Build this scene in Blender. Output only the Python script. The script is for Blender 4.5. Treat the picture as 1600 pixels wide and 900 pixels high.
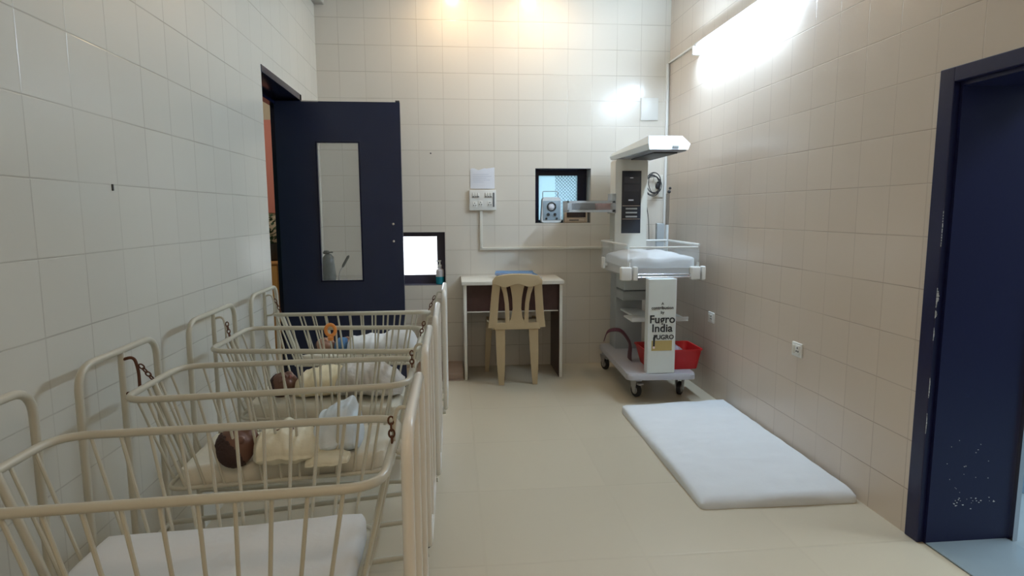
import bpy, bmesh, math, random
from mathutils import Vector, Matrix, noise
random.seed(7)
PI = math.pi
SC = bpy.context.scene
COL = SC.collection
for _o in list(bpy.data.objects):
    bpy.data.objects.remove(_o)

# ------------------------------------------------------------------ camera
F_PX, YAW, PITCH, ROLL, CAM_H = 957.77, 0.0952, 0.1230, -0.0042, 1.282
cam_d = bpy.data.cameras.new('camera'); cam = bpy.data.objects.new('camera', cam_d); COL.objects.link(cam)
_f = Vector((math.sin(YAW) * math.cos(PITCH), math.cos(YAW) * math.cos(PITCH), -math.sin(PITCH)))
_r = Vector((math.cos(YAW), -math.sin(YAW), 0)); _u = _r.cross(_f)
_c, _s = math.cos(ROLL), math.sin(ROLL)
_r2 = _c * _r + _s * _u; _u2 = -_s * _r + _c * _u
cam.matrix_world = Matrix(((_r2.x, _u2.x, -_f.x, 0), (_r2.y, _u2.y, -_f.y, 0), (_r2.z, _u2.z, -_f.z, CAM_H), (0, 0, 0, 1)))
cam_d.sensor_width = 36; cam_d.lens = F_PX * 36 / 1600; cam_d.clip_start = 0.02
SC.camera = cam

# ------------------------------------------------------------------ world (daylight outside the windows)
W = bpy.data.worlds.new('daylight'); SC.world = W; W.use_nodes = True
bg = W.node_tree.nodes['Background']; bg.inputs[0].default_value = (0.86, 0.93, 1.0, 1); bg.inputs[1].default_value = 4.0
vs = SC.view_settings
vs.view_transform = 'Standard'; vs.look = 'None'; vs.gamma = 1; vs.use_curve_mapping = False; vs.exposure = 0.0

TUBE_E = 178.0          # emission of the tube on the right wall
TUBE_FILL_E = 6.0     # added fill tube on the wall behind the camera
SPOT_E = 4.2          # warm ceiling spots (W)
# unseen area lamps added to fill the ward, next room and corridor
def area(name, loc, rot, sx, sy, watts, col):
    d = bpy.data.lights.new(name, 'AREA'); d.shape = 'RECTANGLE'; d.size = sx; d.size_y = sy; d.energy = watts; d.color = col
    o = bpy.data.objects.new(name, d); COL.objects.link(o); o.location = loc; o.rotation_euler = rot
    return o
area('warm_fill_behind', (0.35, -0.6, 3.0), (0, 0, 0), 1.2, 0.6, 16, (1.0, 0.75, 0.51))  # warm fill added out of view behind the camera
area('next_room_fill', (3.3, 1.9, 2.6), (0, 0, 0), 0.8, 1.6, 60, (0.80, 0.92, 1.0))  # added lamp standing in for cool window light from the next room
area('corridor_fill', (-2.0, 4.6, 2.95), (0, 0, 0), 0.5, 1.2, 14, (1.0, 0.95, 0.86))  # added lamp, out of view, to light the corridor

# ------------------------------------------------------------------ materials
def new_mat(name):
    m = bpy.data.materials.new(name); m.use_nodes = True
    return m, m.node_tree.nodes, m.node_tree.links, m.node_tree.nodes['Principled BSDF']
def mat(name, col, rough=0.5, metal=0.0, spec=0.5, noise_amt=0.04, noise_scale=8.0, bump=0.0, bump_scale=40.0, trans=0.0, alpha=1.0, coat=0.0, sss=0.0):
    m, N, L, b = new_mat(name)
    b.inputs['Roughness'].default_value = rough; b.inputs['Metallic'].default_value = metal
    b.inputs['Specular IOR Level'].default_value = spec
    b.inputs['Transmission Weight'].default_value = trans; b.inputs['Alpha'].default_value = alpha
    b.inputs['Coat Weight'].default_value = coat
    if sss: b.inputs['Subsurface Weight'].default_value = sss; b.inputs['Subsurface Scale'].default_value = 0.01
    tc = N.new('ShaderNodeTexCoord'); nz = N.new('ShaderNodeTexNoise'); nz.inputs['Scale'].default_value = noise_scale; nz.inputs['Detail'].default_value = 4
    L.new(tc.outputs['Object'], nz.inputs['Vector'])
    mx = N.new('ShaderNodeMix'); mx.data_type = 'RGBA'
    mx.inputs[6].default_value = tuple(max(0, c * (1 - noise_amt)) for c in col) + (1,)
    mx.inputs[7].default_value = tuple(min(1, c * (1 + noise_amt)) for c in col) + (1,)
    L.new(nz.outputs[0], mx.inputs[0]); L.new(mx.outputs[2], b.inputs['Base Color'])
    if bump:
        n2 = N.new('ShaderNodeTexNoise'); n2.inputs['Scale'].default_value = bump_scale; n2.inputs['Detail'].default_value = 5
        L.new(tc.outputs['Object'], n2.inputs['Vector'])
        bp = N.new('ShaderNodeBump'); bp.inputs['Strength'].default_value = bump; bp.inputs['Distance'].default_value = 0.01
        L.new(n2.outputs[0], bp.inputs['Height']); L.new(bp.outputs[0], b.inputs['Normal'])
    return m
def tile_mat(name, axis, pu, pz, col, grout, rough=0.2, size=0.2, spec=0.5):
    """square glazed tiles with thin grout lines; axis = horizontal world axis of the wall"""
    m, N, L, b = new_mat(name)
    tc = N.new('ShaderNodeTexCoord'); sp = N.new('ShaderNodeSeparateXYZ'); L.new(tc.outputs['Object'], sp.inputs[0])
    def M(op, a, c=None, d=None):
        n = N.new('ShaderNodeMath'); n.operation = op
        for i, v in enumerate((a, c, d)):
            if v is None: continue
            if isinstance(v, (int, float)): n.inputs[i].default_value = v
            else: L.new(v, n.inputs[i])
        return n.outputs[0]
    second = 'Y' if axis == 'F' else 'Z'
    u = M('DIVIDE', M('SUBTRACT', sp.outputs['X' if axis in ('X', 'F') else 'Y'], pu), size)
    v = M('DIVIDE', M('SUBTRACT', sp.outputs[second], pz), size)
    # a little irregular laying
    nzj = N.new('ShaderNodeTexNoise'); nzj.inputs['Scale'].default_value = 3.0; L.new(tc.outputs['Object'], nzj.inputs['Vector'])
    ju = M('MULTIPLY', M('SUBTRACT', nzj.outputs[0], 0.5), 0.02)
    u = M('ADD', u, ju); v = M('ADD', v, ju)
    def line(w):
        e = M('SUBTRACT', 0.5, M('ABSOLUTE', M('SUBTRACT', M('FRACT', w), 0.5)))
        return e
    eu, ev = line(u), line(v)
    nzg = N.new('ShaderNodeTexNoise'); nzg.inputs['Scale'].default_value = 2.3; nzg.inputs['Detail'].default_value = 3; L.new(tc.outputs['Object'], nzg.inputs['Vector'])
    dirt = M('MULTIPLY_ADD', nzg.outputs[0], 1.5, -0.15)
    su = N.new('ShaderNodeMapRange'); su.inputs[1].default_value = 0.005; su.inputs[2].default_value = 0.013; su.inputs[3].default_value = 0.62; su.inputs[4].default_value = 0; L.new(eu, su.inputs[0])
    sv = N.new('ShaderNodeMapRange'); sv.inputs[1].default_value = 0.005; sv.inputs[2].default_value = 0.014; sv.inputs[3].default_value = 1; sv.inputs[4].default_value = 0; L.new(ev, sv.inputs[0])
    g = M('MULTIPLY', M('MAXIMUM', su.outputs[0], sv.outputs[0]), dirt)
    gcl = N.new('ShaderNodeClamp'); L.new(g, gcl.inputs[0])
    cmb = N.new('ShaderNodeCombineXYZ'); L.new(M('FLOOR', u), cmb.inputs[0]); L.new(M('FLOOR', v), cmb.inputs[1])
    wn = N.new('ShaderNodeTexWhiteNoise'); wn.noise_dimensions = '3D'; L.new(cmb.outputs[0], wn.inputs['Vector'])
    tint = N.new('ShaderNodeMix'); tint.data_type = 'RGBA'
    tint.inputs[6].default_value = tuple(c * 0.98 for c in col) + (1,); tint.inputs[7].default_value = tuple(min(1, c * 1.015) for c in col) + (1,)
    L.new(wn.outputs['Value'], tint.inputs[0])
    mx = N.new('ShaderNodeMix'); mx.data_type = 'RGBA'; L.new(gcl.outputs[0], mx.inputs[0]); L.new(tint.outputs[2], mx.inputs[6]); mx.inputs[7].default_value = grout + (1,)
    L.new(mx.outputs[2], b.inputs['Base Color'])
    b.inputs['Roughness'].default_value = rough; b.inputs['Specular IOR Level'].default_value = spec
    # each tile tips by a hair, so that reflections break at the joints; grout sits lower
    nb = N.new('ShaderNodeTexNoise'); nb.inputs['Scale'].default_value = 5; L.new(tc.outputs['Object'], nb.inputs['Vector'])
    wb = N.new('ShaderNodeTexWhiteNoise'); wb.noise_dimensions = '3D'
    cm2 = N.new('ShaderNodeVectorMath'); cm2.operation = 'ADD'; cm2.inputs[1].default_value = (7.3, 2.1, 4.4); L.new(cmb.outputs[0], cm2.inputs[0]); L.new(cm2.outputs[0], wb.inputs['Vector'])
    tip = M('MULTIPLY', M('MULTIPLY', M('SUBTRACT', wb.outputs['Value'], 0.5), M('FRACT', u)), 0.045)
    h = M('ADD', M('ADD', M('MULTIPLY', nb.outputs[0], 0.18), tip), M('MULTIPLY', gcl.outputs[0], -0.18))
    bp = N.new('ShaderNodeBump'); bp.inputs['Strength'].default_value = 0.35; bp.inputs['Distance'].default_value = 0.012
    L.new(h, bp.inputs['Height']); L.new(bp.outputs[0], b.inputs['Normal'])
    return m
def emit_mat(name, col, e):
    m, N, L, b = new_mat(name)
    b.inputs['Base Color'].default_value = col + (1,); b.inputs['Emission Color'].default_value = col + (1,); b.inputs['Emission Strength'].default_value = e
    return m
def worn_mat(name, col, under, amt=0.62, scale=14, rough=0.35, sharp=0.02):
    """paint with chipped patches showing what lies beneath"""
    m, N, L, b = new_mat(name)
    tc = N.new('ShaderNodeTexCoord'); nz = N.new('ShaderNodeTexNoise'); nz.inputs['Scale'].default_value = scale; nz.inputs['Detail'].default_value = 6; nz.inputs['Roughness'].default_value = 0.7
    L.new(tc.outputs['Object'], nz.inputs['Vector'])
    mr = N.new('ShaderNodeMapRange'); mr.inputs[1].default_value = amt; mr.inputs[2].default_value = amt + sharp; L.new(nz.outputs[0], mr.inputs[0])
    mx = N.new('ShaderNodeMix'); mx.data_type = 'RGBA'; mx.inputs[6].default_value = col + (1,); mx.inputs[7].default_value = under + (1,)
    L.new(mr.outputs[0], mx.inputs[0]); L.new(mx.outputs[2], b.inputs['Base Color']); b.inputs['Roughness'].default_value = rough
    return m

CREAM = (0.715, 0.67, 0.59); GROUT = (0.38, 0.33, 0.26)
M_ = {}
M_['tile_back'] = tile_mat('glazed_tile_back', 'X', -0.3015 * 0.2, 0.875 * 0.2, CREAM, GROUT)
M_['tile_left'] = tile_mat('glazed_tile_left', 'Y', 0.1586 * 0.2, 0.85 * 0.2, (0.665, 0.665, 0.605), (0.38, 0.37, 0.32))
M_['tile_right'] = tile_mat('glazed_tile_right', 'Y', 0.8969 * 0.2, 0.916 * 0.2, (0.70, 0.61, 0.52), (0.38, 0.30, 0.24), rough=0.26)
M_['floor'] = tile_mat('polished_floor_tile', 'F', 0.1, 0.3, (0.575, 0.515, 0.395), (0.535, 0.475, 0.36), rough=0.28, size=0.6, spec=0.35)
M_['marble'] = mat('pale_marble', (0.31, 0.40, 0.46), 0.2, noise_amt=0.12, noise_scale=4)
M_['ceiling'] = mat('ceiling_paint', (0.80, 0.77, 0.70), 0.9)
M_['plaster'] = mat('corridor_plaster', (0.66, 0.58, 0.45), 0.9)
M_['grey_wall'] = mat('grey_plaster', (0.42, 0.45, 0.48), 0.9)
M_['navy'] = mat('navy_gloss_paint', (0.006, 0.009, 0.032), 0.22, spec=0.4, bump=0.03, bump_scale=60)
M_['navy_door'] = mat('navy_door_paint', (0.015, 0.022, 0.056), 0.34, spec=0.4, bump=0.03, bump_scale=60)
M_['navy_jamb'] = mat('navy_jamb_paint', (0.010, 0.013, 0.062), 0.3, spec=0.45, bump=0.03, bump_scale=60)
M_['chip'] = mat('bare_chipped_patch', (0.62, 0.66, 0.70), 0.6)
M_['slate'] = mat('slate_window_paint', (0.05, 0.045, 0.075), 0.4)
M_['white_plastic'] = mat('white_plastic', (0.78, 0.78, 0.74), 0.35)
M_['offwhite'] = mat('off_white_plastic', (0.72, 0.70, 0.62), 0.4)
M_['crib'] = worn_mat('cream_crib_enamel', (0.56, 0.55, 0.46), (0.16, 0.09, 0.05), 0.76, 22, 0.28)
M_['crib_light'] = worn_mat('white_crib_enamel', (0.80, 0.79, 0.73), (0.14, 0.09, 0.06), 0.77, 20, 0.22)
M_['rust'] = mat('rusty_iron', (0.13, 0.055, 0.03), 0.8, metal=0.3, noise_amt=0.5, noise_scale=60, bump=0.3)
M_['rubber'] = mat('black_rubber', (0.02, 0.02, 0.022), 0.6)
M_['cast'] = mat('cast_steel', (0.42, 0.42, 0.42), 0.35, metal=0.7)
M_['steel'] = mat('polished_steel', (0.6, 0.6, 0.62), 0.22, metal=1.0)
M_['sheet'] = mat('white_cotton_sheet', (0.74, 0.775, 0.80), 0.9, bump=0.15, bump_scale=25)
M_['sheet_cream'] = mat('cream_cotton_sheet', (0.72, 0.70, 0.60), 0.9, bump=0.15, bump_scale=25)
M_['mattress_side'] = mat('beige_vinyl', (0.60, 0.55, 0.42), 0.6)
M_['cloth_cream'] = mat('cream_muslin', (0.74, 0.71, 0.56), 0.95, bump=0.4, bump_scale=30)
M_['cloth_yellow'] = mat('pale_yellow_cotton', (0.80, 0.72, 0.50), 0.95, bump=0.3, bump_scale=30)
M_['cloth_blue'] = mat('pale_blue_cotton', (0.68, 0.77, 0.84), 0.95, bump=0.3, bump_scale=30)
M_['cloth_grey'] = mat('grey_white_blanket', (0.56, 0.54, 0.50), 0.95, bump=0.5, bump_scale=40)
M_['knit_blue'] = mat('blue_knit', (0.07, 0.17, 0.33), 0.95, bump=0.4, bump_scale=90)
M_['skin'] = mat('brown_skin', (0.16, 0.078, 0.055), 0.55, sss=0.05, noise_amt=0.1)
M_['skin_light'] = mat('light_brown_skin', (0.42, 0.25, 0.18), 0.55, sss=0.05, noise_amt=0.1)
M_['hair'] = mat('fine_dark_hair', (0.045, 0.022, 0.02), 0.7, bump=0.5, bump_scale=120, noise_amt=0.4)
M_['lip'] = mat('baby_lips', (0.33, 0.10, 0.08), 0.5)
M_['orange'] = mat('orange_plastic', (0.80, 0.32, 0.08), 0.4)
M_['laminate'] = mat('white_laminate', (0.78, 0.77, 0.70), 0.3)
M_['brown_lam'] = mat('dark_brown_laminate', (0.055, 0.022, 0.020), 0.4, noise_amt=0.3, noise_scale=20)
M_['kerb'] = mat('pinkish_brown_plinth', (0.40, 0.30, 0.235), 0.5)
M_['chair'] = mat('beige_moulded_plastic', (0.50, 0.39, 0.235), 0.32, noise_amt=0.05)
M_['blue_card'] = mat('blue_file_card', (0.13, 0.28, 0.52), 0.5)
M_['paper'] = mat('white_paper', (0.78, 0.80, 0.86), 0.85)
M_['warmer'] = mat('white_powder_coat', (0.74, 0.78, 0.78), 0.35)
M_['warmer_grey'] = mat('grey_powder_coat', (0.40, 0.43, 0.44), 0.4)
M_['warmer_slab'] = mat('grey_base_coat', (0.44, 0.44, 0.47), 0.4)
M_['panel'] = mat('dark_control_panel', (0.025, 0.030, 0.042), 0.25)
M_['heater_under'] = mat('grey_heater_underside', (0.30, 0.31, 0.33), 0.4, metal=0.3)
M_['red'] = mat('red_plastic_tub', (0.50, 0.012, 0.014), 0.35)
M_['maroon'] = mat('maroon_rubber_sheet', (0.085, 0.018, 0.035), 0.5)
M_['lilac'] = mat('lilac_cloth', (0.62, 0.58, 0.72), 0.95, bump=0.3, bump_scale=40)
M_['ink'] = mat('black_ink', (0.02, 0.022, 0.025), 0.6)
M_['gold'] = mat('ochre_print', (0.48, 0.36, 0.13), 0.6)
M_['pink'] = mat('salmon_poster', (0.72, 0.27, 0.22), 0.7)
M_['green'] = mat('dark_green_leaf', (0.04, 0.10, 0.05), 0.6, noise_amt=0.5, noise_scale=30)
M_['ochre'] = mat('ochre_wood', (0.45, 0.24, 0.07), 0.6)
M_['dark'] = mat('dark_grey_plastic', (0.03, 0.032, 0.035), 0.4)
M_['dial_face'] = mat('blue_grey_dial_plate', (0.32, 0.42, 0.50), 0.4)
M_['beige'] = mat('beige_device_shell', (0.55, 0.42, 0.30), 0.45)
M_['gel'] = mat('teal_sanitiser', (0.02, 0.27, 0.34), 0.15)
M_['clearish'] = mat('cloudy_bottle_plastic', (0.62, 0.60, 0.62), 0.3)
M_['pole_brown'] = mat('brown_anodised_pole', (0.28, 0.24, 0.20), 0.4, metal=0.4)
M_['skirt'] = mat('shelf_blue', (0.35, 0.55, 0.75), 0.5)
def glass_mat(name, col, alpha, rough=0.05):
    m, N, L, b = new_mat(name)
    b.inputs['Base Color'].default_value = col + (1,); b.inputs['Roughness'].default_value = rough; b.inputs['Alpha'].default_value = alpha
    b.inputs['Specular IOR Level'].default_value = 0.6
    return m
M_['acrylic'] = glass_mat('clear_acrylic', (0.72, 0.77, 0.80), 0.17)
M_['pane'] = glass_mat('door_glass', (0.45, 0.50, 0.45), 0.16)
M_['win_glass'] = glass_mat('window_glass', (0.9, 0.95, 1.0), 0.05)
def frost_mat():
    m = bpy.data.materials.new('frosted_glass'); m.use_nodes = True; N = m.node_tree.nodes; L = m.node_tree.links
    N.remove(N['Principled BSDF']); out = N['Material Output']
    t = N.new('ShaderNodeBsdfTranslucent'); t.inputs[0].default_value = (0.42, 0.53, 0.57, 1)
    g = N.new('ShaderNodeBsdfGlossy'); g.inputs[1].default_value = 0.2
    mx = N.new('ShaderNodeMixShader'); mx.inputs[0].default_value = 0.06
    L.new(t.outputs[0], mx.inputs[1]); L.new(g.outputs[0], mx.inputs[2]); L.new(mx.outputs[0], out.inputs[0])
    return m
M_['frost'] = frost_mat()
M_['wire'] = mat('galvanised_wire', (0.35, 0.45, 0.55), 0.5)
M_['tube_glow'] = emit_mat('tube_glow', (0.62, 0.80, 1.0), TUBE_E)
M_['tube_glow_fill'] = emit_mat('tube_glow_fill', (0.72, 0.88, 1.0), TUBE_FILL_E)
M_['lamp_glow'] = emit_mat('warm_lamp_glow', (1.0, 0.72, 0.42), 3.0)

# ------------------------------------------------------------------ mesh helpers
def wloc(p):
    v = Vector((0, 0, 0))
    while p: v += p.location; p = p.parent
    return v
class MB:
    def __init__(s): s.bm = bmesh.new()
    def add(s, verts, faces):
        vs_ = [s.bm.verts.new(v) for v in verts]
        for f in faces:
            try: s.bm.faces.new([vs_[i] for i in f])
            except ValueError: pass
        return vs_
    def box(s, a, b, bev=0.0, m=None):
        a, b = Vector(a), Vector(b)
        t = bmesh.new(); bmesh.ops.create_cube(t, size=1)
        for v in t.verts: v.co = Vector(((a.x + b.x) / 2 + v.co.x * abs(b.x - a.x), (a.y + b.y) / 2 + v.co.y * abs(b.y - a.y), (a.z + b.z) / 2 + v.co.z * abs(b.z - a.z)))
        if bev: bmesh.ops.bevel(t, geom=t.edges[:], offset=bev, segments=3, profile=0.5, affect='EDGES')
        if m is not None: t.transform(m)
        s._merge(t); return s
    def _merge(s, t):
        mp = {}
        for v in t.verts: mp[v] = s.bm.verts.new(v.co)
        for f in t.faces:
            try: s.bm.faces.new([mp[v] for v in f.verts])
            except ValueError: pass
        t.free()
    def tube(s, path, r, closed=False, seg=12, caps=True):
        P = [Vector(p) for p in path]; n = len(P)
        R = r if isinstance(r, (list, tuple)) else [r] * n
        T = []
        for i in range(n):
            if closed: t = P[(i + 1) % n] - P[i - 1]
            else: t = P[min(i + 1, n - 1)] - P[max(i - 1, 0)]
            T.append(t.normalized())
        up = Vector((0, 0, 1)) if abs(T[0].z) < 0.9 else Vector((1, 0, 0))
        N = (up - T[0] * up.dot(T[0])).normalized(); rings = []
        for i in range(n):
            N = (N - T[i] * N.dot(T[i])).normalized(); B = T[i].cross(N)
            rings.append([s.bm.verts.new(P[i] + (N * math.cos(2 * PI * k / seg) + B * math.sin(2 * PI * k / seg)) * R[i]) for k in range(seg)])
        m = n if closed else n - 1
        for i in range(m):
            a, b = rings[i], rings[(i + 1) % n]; off = 0
            if closed and i == n - 1:
                off = min(range(seg), key=lambda o: (a[0].co - b[o].co).length)
            for k in range(seg):
                s.bm.faces.new([a[k], a[(k + 1) % seg], b[(k + 1 + off) % seg], b[(k + off) % seg]])
        if not closed and caps:
            s.bm.faces.new(rings[0][::-1]); s.bm.faces.new(rings[-1])
        return s
    def lathe(s, prof, c, axis='Z', seg=28):
        c = Vector(c); rings = []
        for (r, h) in prof:
            ring = []
            for k in range(seg):
                a = 2 * PI * k / seg; x, y = r * math.cos(a), r * math.sin(a)
                v = {'Z': (x, y, h), 'Y': (x, h, y), 'X': (h, x, y)}[axis]
                ring.append(s.bm.verts.new(c + Vector(v)))
            rings.append(ring)
        for i in range(len(rings) - 1):
            for k in range(seg):
                s.bm.faces.new([rings[i][k], rings[i][(k + 1) % seg], rings[i + 1][(k + 1) % seg], rings[i + 1][k]])
        s.bm.faces.new(rings[0][::-1]); s.bm.faces.new(rings[-1])
        return s
    def prism(s, pts, vec):
        """extrude a 3D polygon by vec"""
        P = [Vector(p) for p in pts]; vec = Vector(vec); n = len(P)
        a = [s.bm.verts.new(p) for p in P]; b = [s.bm.verts.new(p + vec) for p in P]
        s.bm.faces.new(a[::-1]); s.bm.faces.new(b)
        for i in range(n): s.bm.faces.new([a[i], a[(i + 1) % n], b[(i + 1) % n], b[i]])
        return s
    def loft(s, rings, caps=True):
        R = [[s.bm.verts.new(Vector(p)) for p in r] for r in rings]; n = len(R[0])
        for i in range(len(R) - 1):
            for k in range(n): s.bm.faces.new([R[i][k], R[i][(k + 1) % n], R[i + 1][(k + 1) % n], R[i + 1][k]])
        if caps: s.bm.faces.new(R[0][::-1]); s.bm.faces.new(R[-1])
        return s
    def ball(s, c, r, sub=3, m=None):
        t = bmesh.new(); bmesh.ops.create_icosphere(t, subdivisions=sub, radius=1)
        r = Vector(r) if not isinstance(r, (int, float)) else Vector((r, r, r))
        for v in t.verts: v.co = Vector((v.co.x * r.x, v.co.y * r.y, v.co.z * r.z))
        if m is not None: t.transform(m)
        t.transform(Matrix.Translation(Vector(c))); s._merge(t); return s
    def build(s, name, m, parent=None, smooth=True, loc=None, label=None, angle=40):
        bmesh.ops.recalc_face_normals(s.bm, faces=s.bm.faces[:])
        base = wloc(parent) if parent else Vector((0, 0, 0))
        off = Vector(loc) if loc is not None else Vector((0, 0, 0))
        sh = base + off if (parent or loc is not None) else Vector((0, 0, 0))
        if parent and loc is None: sh = base
        for v in s.bm.verts: v.co -= sh
        me = bpy.data.meshes.new(name); s.bm.to_mesh(me); s.bm.free(); me.materials.append(m)
        if smooth:
            for p in me.polygons: p.use_smooth = True
            me.set_sharp_from_angle(angle=math.radians(angle))
        o = bpy.data.objects.new(name, me); COL.objects.link(o)
        if parent: o.parent = parent
        if loc is not None: o.location = off
        if label: o['label'] = label
        return o
def thing(name, loc, label, cat, group=None):
    o = bpy.data.objects.new(name, None); COL.objects.link(o); o.location = loc; o.empty_display_size = 0.05
    return tag(o, label, cat, group)
def tag(o, label, cat, group=None, kind=None):
    o['label'] = label; o['category'] = cat
    if group: o['group'] = group
    if kind: o['kind'] = kind
    return o
def struct(o): o['kind'] = 'structure'; return o
def kids(o): return [c for c in bpy.data.objects if c.parent == o]
def copy_tree(o, parent=None):
    c = o.copy(); COL.objects.link(c); c.parent = parent
    for ch in kids(o): copy_tree(ch, c)
    return c
def arc(c, r, a0, a1, n, ax1, ax2):
    c = Vector(c); ax1 = Vector(ax1); ax2 = Vector(ax2)
    return [c + ax1 * (r * math.cos(a0 + (a1 - a0) * i / n)) + ax2 * (r * math.sin(a0 + (a1 - a0) * i / n)) for i in range(n + 1)]
def rounded_path(pts, rad, closed=False, n=6):
    """polyline with rounded corners"""
    P = [Vector(p) for p in pts]; out = []; m = len(P)
    for i in range(m):
        if not closed and i in (0, m - 1): out.append(P[i]); continue
        p = P[i]; a = P[i - 1]; b = P[(i + 1) % m]
        da = (a - p); db = (b - p); r = min(rad, da.length * 0.48, db.length * 0.48)
        s0 = p + da.normalized() * r; s1 = p + db.normalized() * r
        for k in range(n + 1):
            t = k / n; out.append(s0 * (1 - t) ** 2 + p * 2 * t * (1 - t) + s1 * t ** 2)
    return out
def text_obj(body, size, m, name, parent, center, xdir=(1, 0, 0), zdir=(0, 0, 1), bold=0.0, depth=0.0008):
    cu = bpy.data.curves.new('t', 'FONT'); cu.body = body; cu.size = size; cu.align_x = 'CENTER'; cu.align_y = 'CENTER'; cu.extrude = depth; cu.offset = bold
    t = bpy.data.objects.new('t', cu); COL.objects.link(t)
    dg = bpy.context.evaluated_depsgraph_get(); me = bpy.data.meshes.new_from_object(t.evaluated_get(dg))
    bpy.data.objects.remove(t); bpy.data.curves.remove(cu)
    X = Vector(xdir).normalized(); Z = Vector(zdir).normalized(); Y = X.cross(Z) * -1
    mt = Matrix(((X.x, Z.x, Y.x, 0), (X.y, Z.y, Y.y, 0), (X.z, Z.z, Y.z, 0), (0, 0, 0, 1)))
    mt = Matrix.Translation(Vector(center) - wloc(parent)) @ mt
    me.transform(mt); me.materials.clear(); me.materials.append(m)
    o = bpy.data.objects.new(name, me); COL.objects.link(o); o.parent = parent
    return o

# ------------------------------------------------------------------ room shell
XL, XR, YB, ZC = -1.0316, 1.782, 5.037, 3.05
YF = -1.6
# walls: boxes around openings
b = MB(); T = XL - 0.2
b.box((T, YF, 0), (XL, 3.588, ZC)); b.box((T, 4.48, 0), (XL, YB, ZC)); b.box((T, 3.588, 2.09), (XL, 4.48, ZC))
bmesh.ops.remove_doubles(b.bm, verts=b.bm.verts[:], dist=1e-5)
struct(b.build('wall_left', M_['tile_left'], smooth=False))
b = MB(); YT = YB + 0.26
w1 = (-0.52, -0.066, 0.69, 1.124); w2 = (0.676, 1.137, 1.192, 1.636)
b.box((XL - 0.2, YB, 0), (w1[0], YT, ZC)); b.box((w1[1], YB, 0), (w2[0], YT, ZC)); b.box((w2[1], YB, 0), (XR + 0.4, YT, ZC))
for w in (w1, w2):
    b.box((w[0], YB, 0), (w[1], YT, w[2])); b.box((w[0], YB, w[3]), (w[1], YT, ZC))
struct(b.build('wall_back', M_['tile_back'], smooth=False))
b = MB(); XT = XR + 0.36
b.box((XR, 2.15, 0), (XT, YB, ZC)); b.box((XR, 1.05, 1.785), (XT, 2.15, ZC)); b.box((XR, YF, 0), (XT, 1.05, ZC))
struct(b.build('wall_right', M_['tile_right'], smooth=False))
b = MB(); b.box((XL - 0.2, YF - 0.1, 0), (XT, YF, ZC)); struct(b.build('wall_front', M_['ceiling'], smooth=False))
b = MB(); b.box((XL - 0.2, YF - 0.1, -0.1), (XR + 0.02, YT, 0)); struct(b.build('floor', M_['floor'], smooth=False))
b = MB(); b.box((XR + 0.02, YF - 0.1, -0.1), (4.2, 5.3, 0.0)); struct(b.build('floor_next_room', M_['marble'], smooth=False))
b = MB(); b.box((-3.2, 2.5, -0.1), (XL - 0.2, 6.3, 0.0)); struct(b.build('floor_corridor', M_['floor'], smooth=False))
b = MB(); b.box((-3.3, YF - 0.1, ZC), (4.2, YT, ZC + 0.1)); b.box((-3.3, YT, ZC), (XL - 0.2, 6.4, ZC + 0.1)); struct(b.build('ceiling', M_['ceiling'], smooth=False))
# corridor behind the open door
b = MB(); b.box((-3.3, 6.2, 0), (XL - 0.1, 6.3, ZC)); struct(b.build('wall_corridor_back', M_['plaster'], smooth=False))
b = MB(); b.box((-3.3, 2.4, 0), (-3.2, 6.2, ZC)); b.box((-3.2, 2.4, 0), (XL - 0.2, 2.5, ZC)); b.box((XL - 0.2, YT, 0), (XL - 0.1, 6.2, ZC)); struct(b.build('wall_corridor_side', M_['plaster'], smooth=False))
# room beyond the right doorway
b = MB(); b.box((4.1, YF, 0), (4.2, 5.3, ZC)); b.box((XT, 5.2, 0), (4.1, 5.3, ZC)); b.box((XT, YF - 0.1, 0), (4.1, YF, ZC)); struct(b.build('wall_next_room', M_['grey_wall'], smooth=False))
# cornice stub at the top of the left corner
b = MB(); b.box((XL, 4.55, 2.865), (XL + 0.075, YB, 2.90), 0.004); b.box((XL, 4.60, 2.90), (XL + 0.055, YB, ZC)); struct(b.build('trim_1', mat('grey_cornice_paint', (0.5, 0.48, 0.44), 0.7)))
# low plinth beside the desk
b = MB(); b.box((-0.30, 4.60, 0), (0.062, YB, 0.004)); b.box((-0.30, 4.63, 0.004), (0.062, YB, 0.048), 0.003); struct(b.build('trim_2', M_['kerb']))

# left doorway frame and leaf
f = MB()
x0, x1 = XL - 0.2, XL + 0.004
f.box((x0, 4.44, 0), (x1, 4.482, 2.092), 0.003); f.box((x0, 3.586, 0), (x0 + 0.1, 3.60, 2.092)); f.box((x0, 3.586, 2.05), (x1, 4.482, 2.092), 0.003)
f.box((x0, 3.586, 2.012), (x0 + 0.05, 4.44, 2.05))
d1f = struct(f.build('door_frame_1', M_['navy'])); d1f.name = 'door_1'; 
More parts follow.
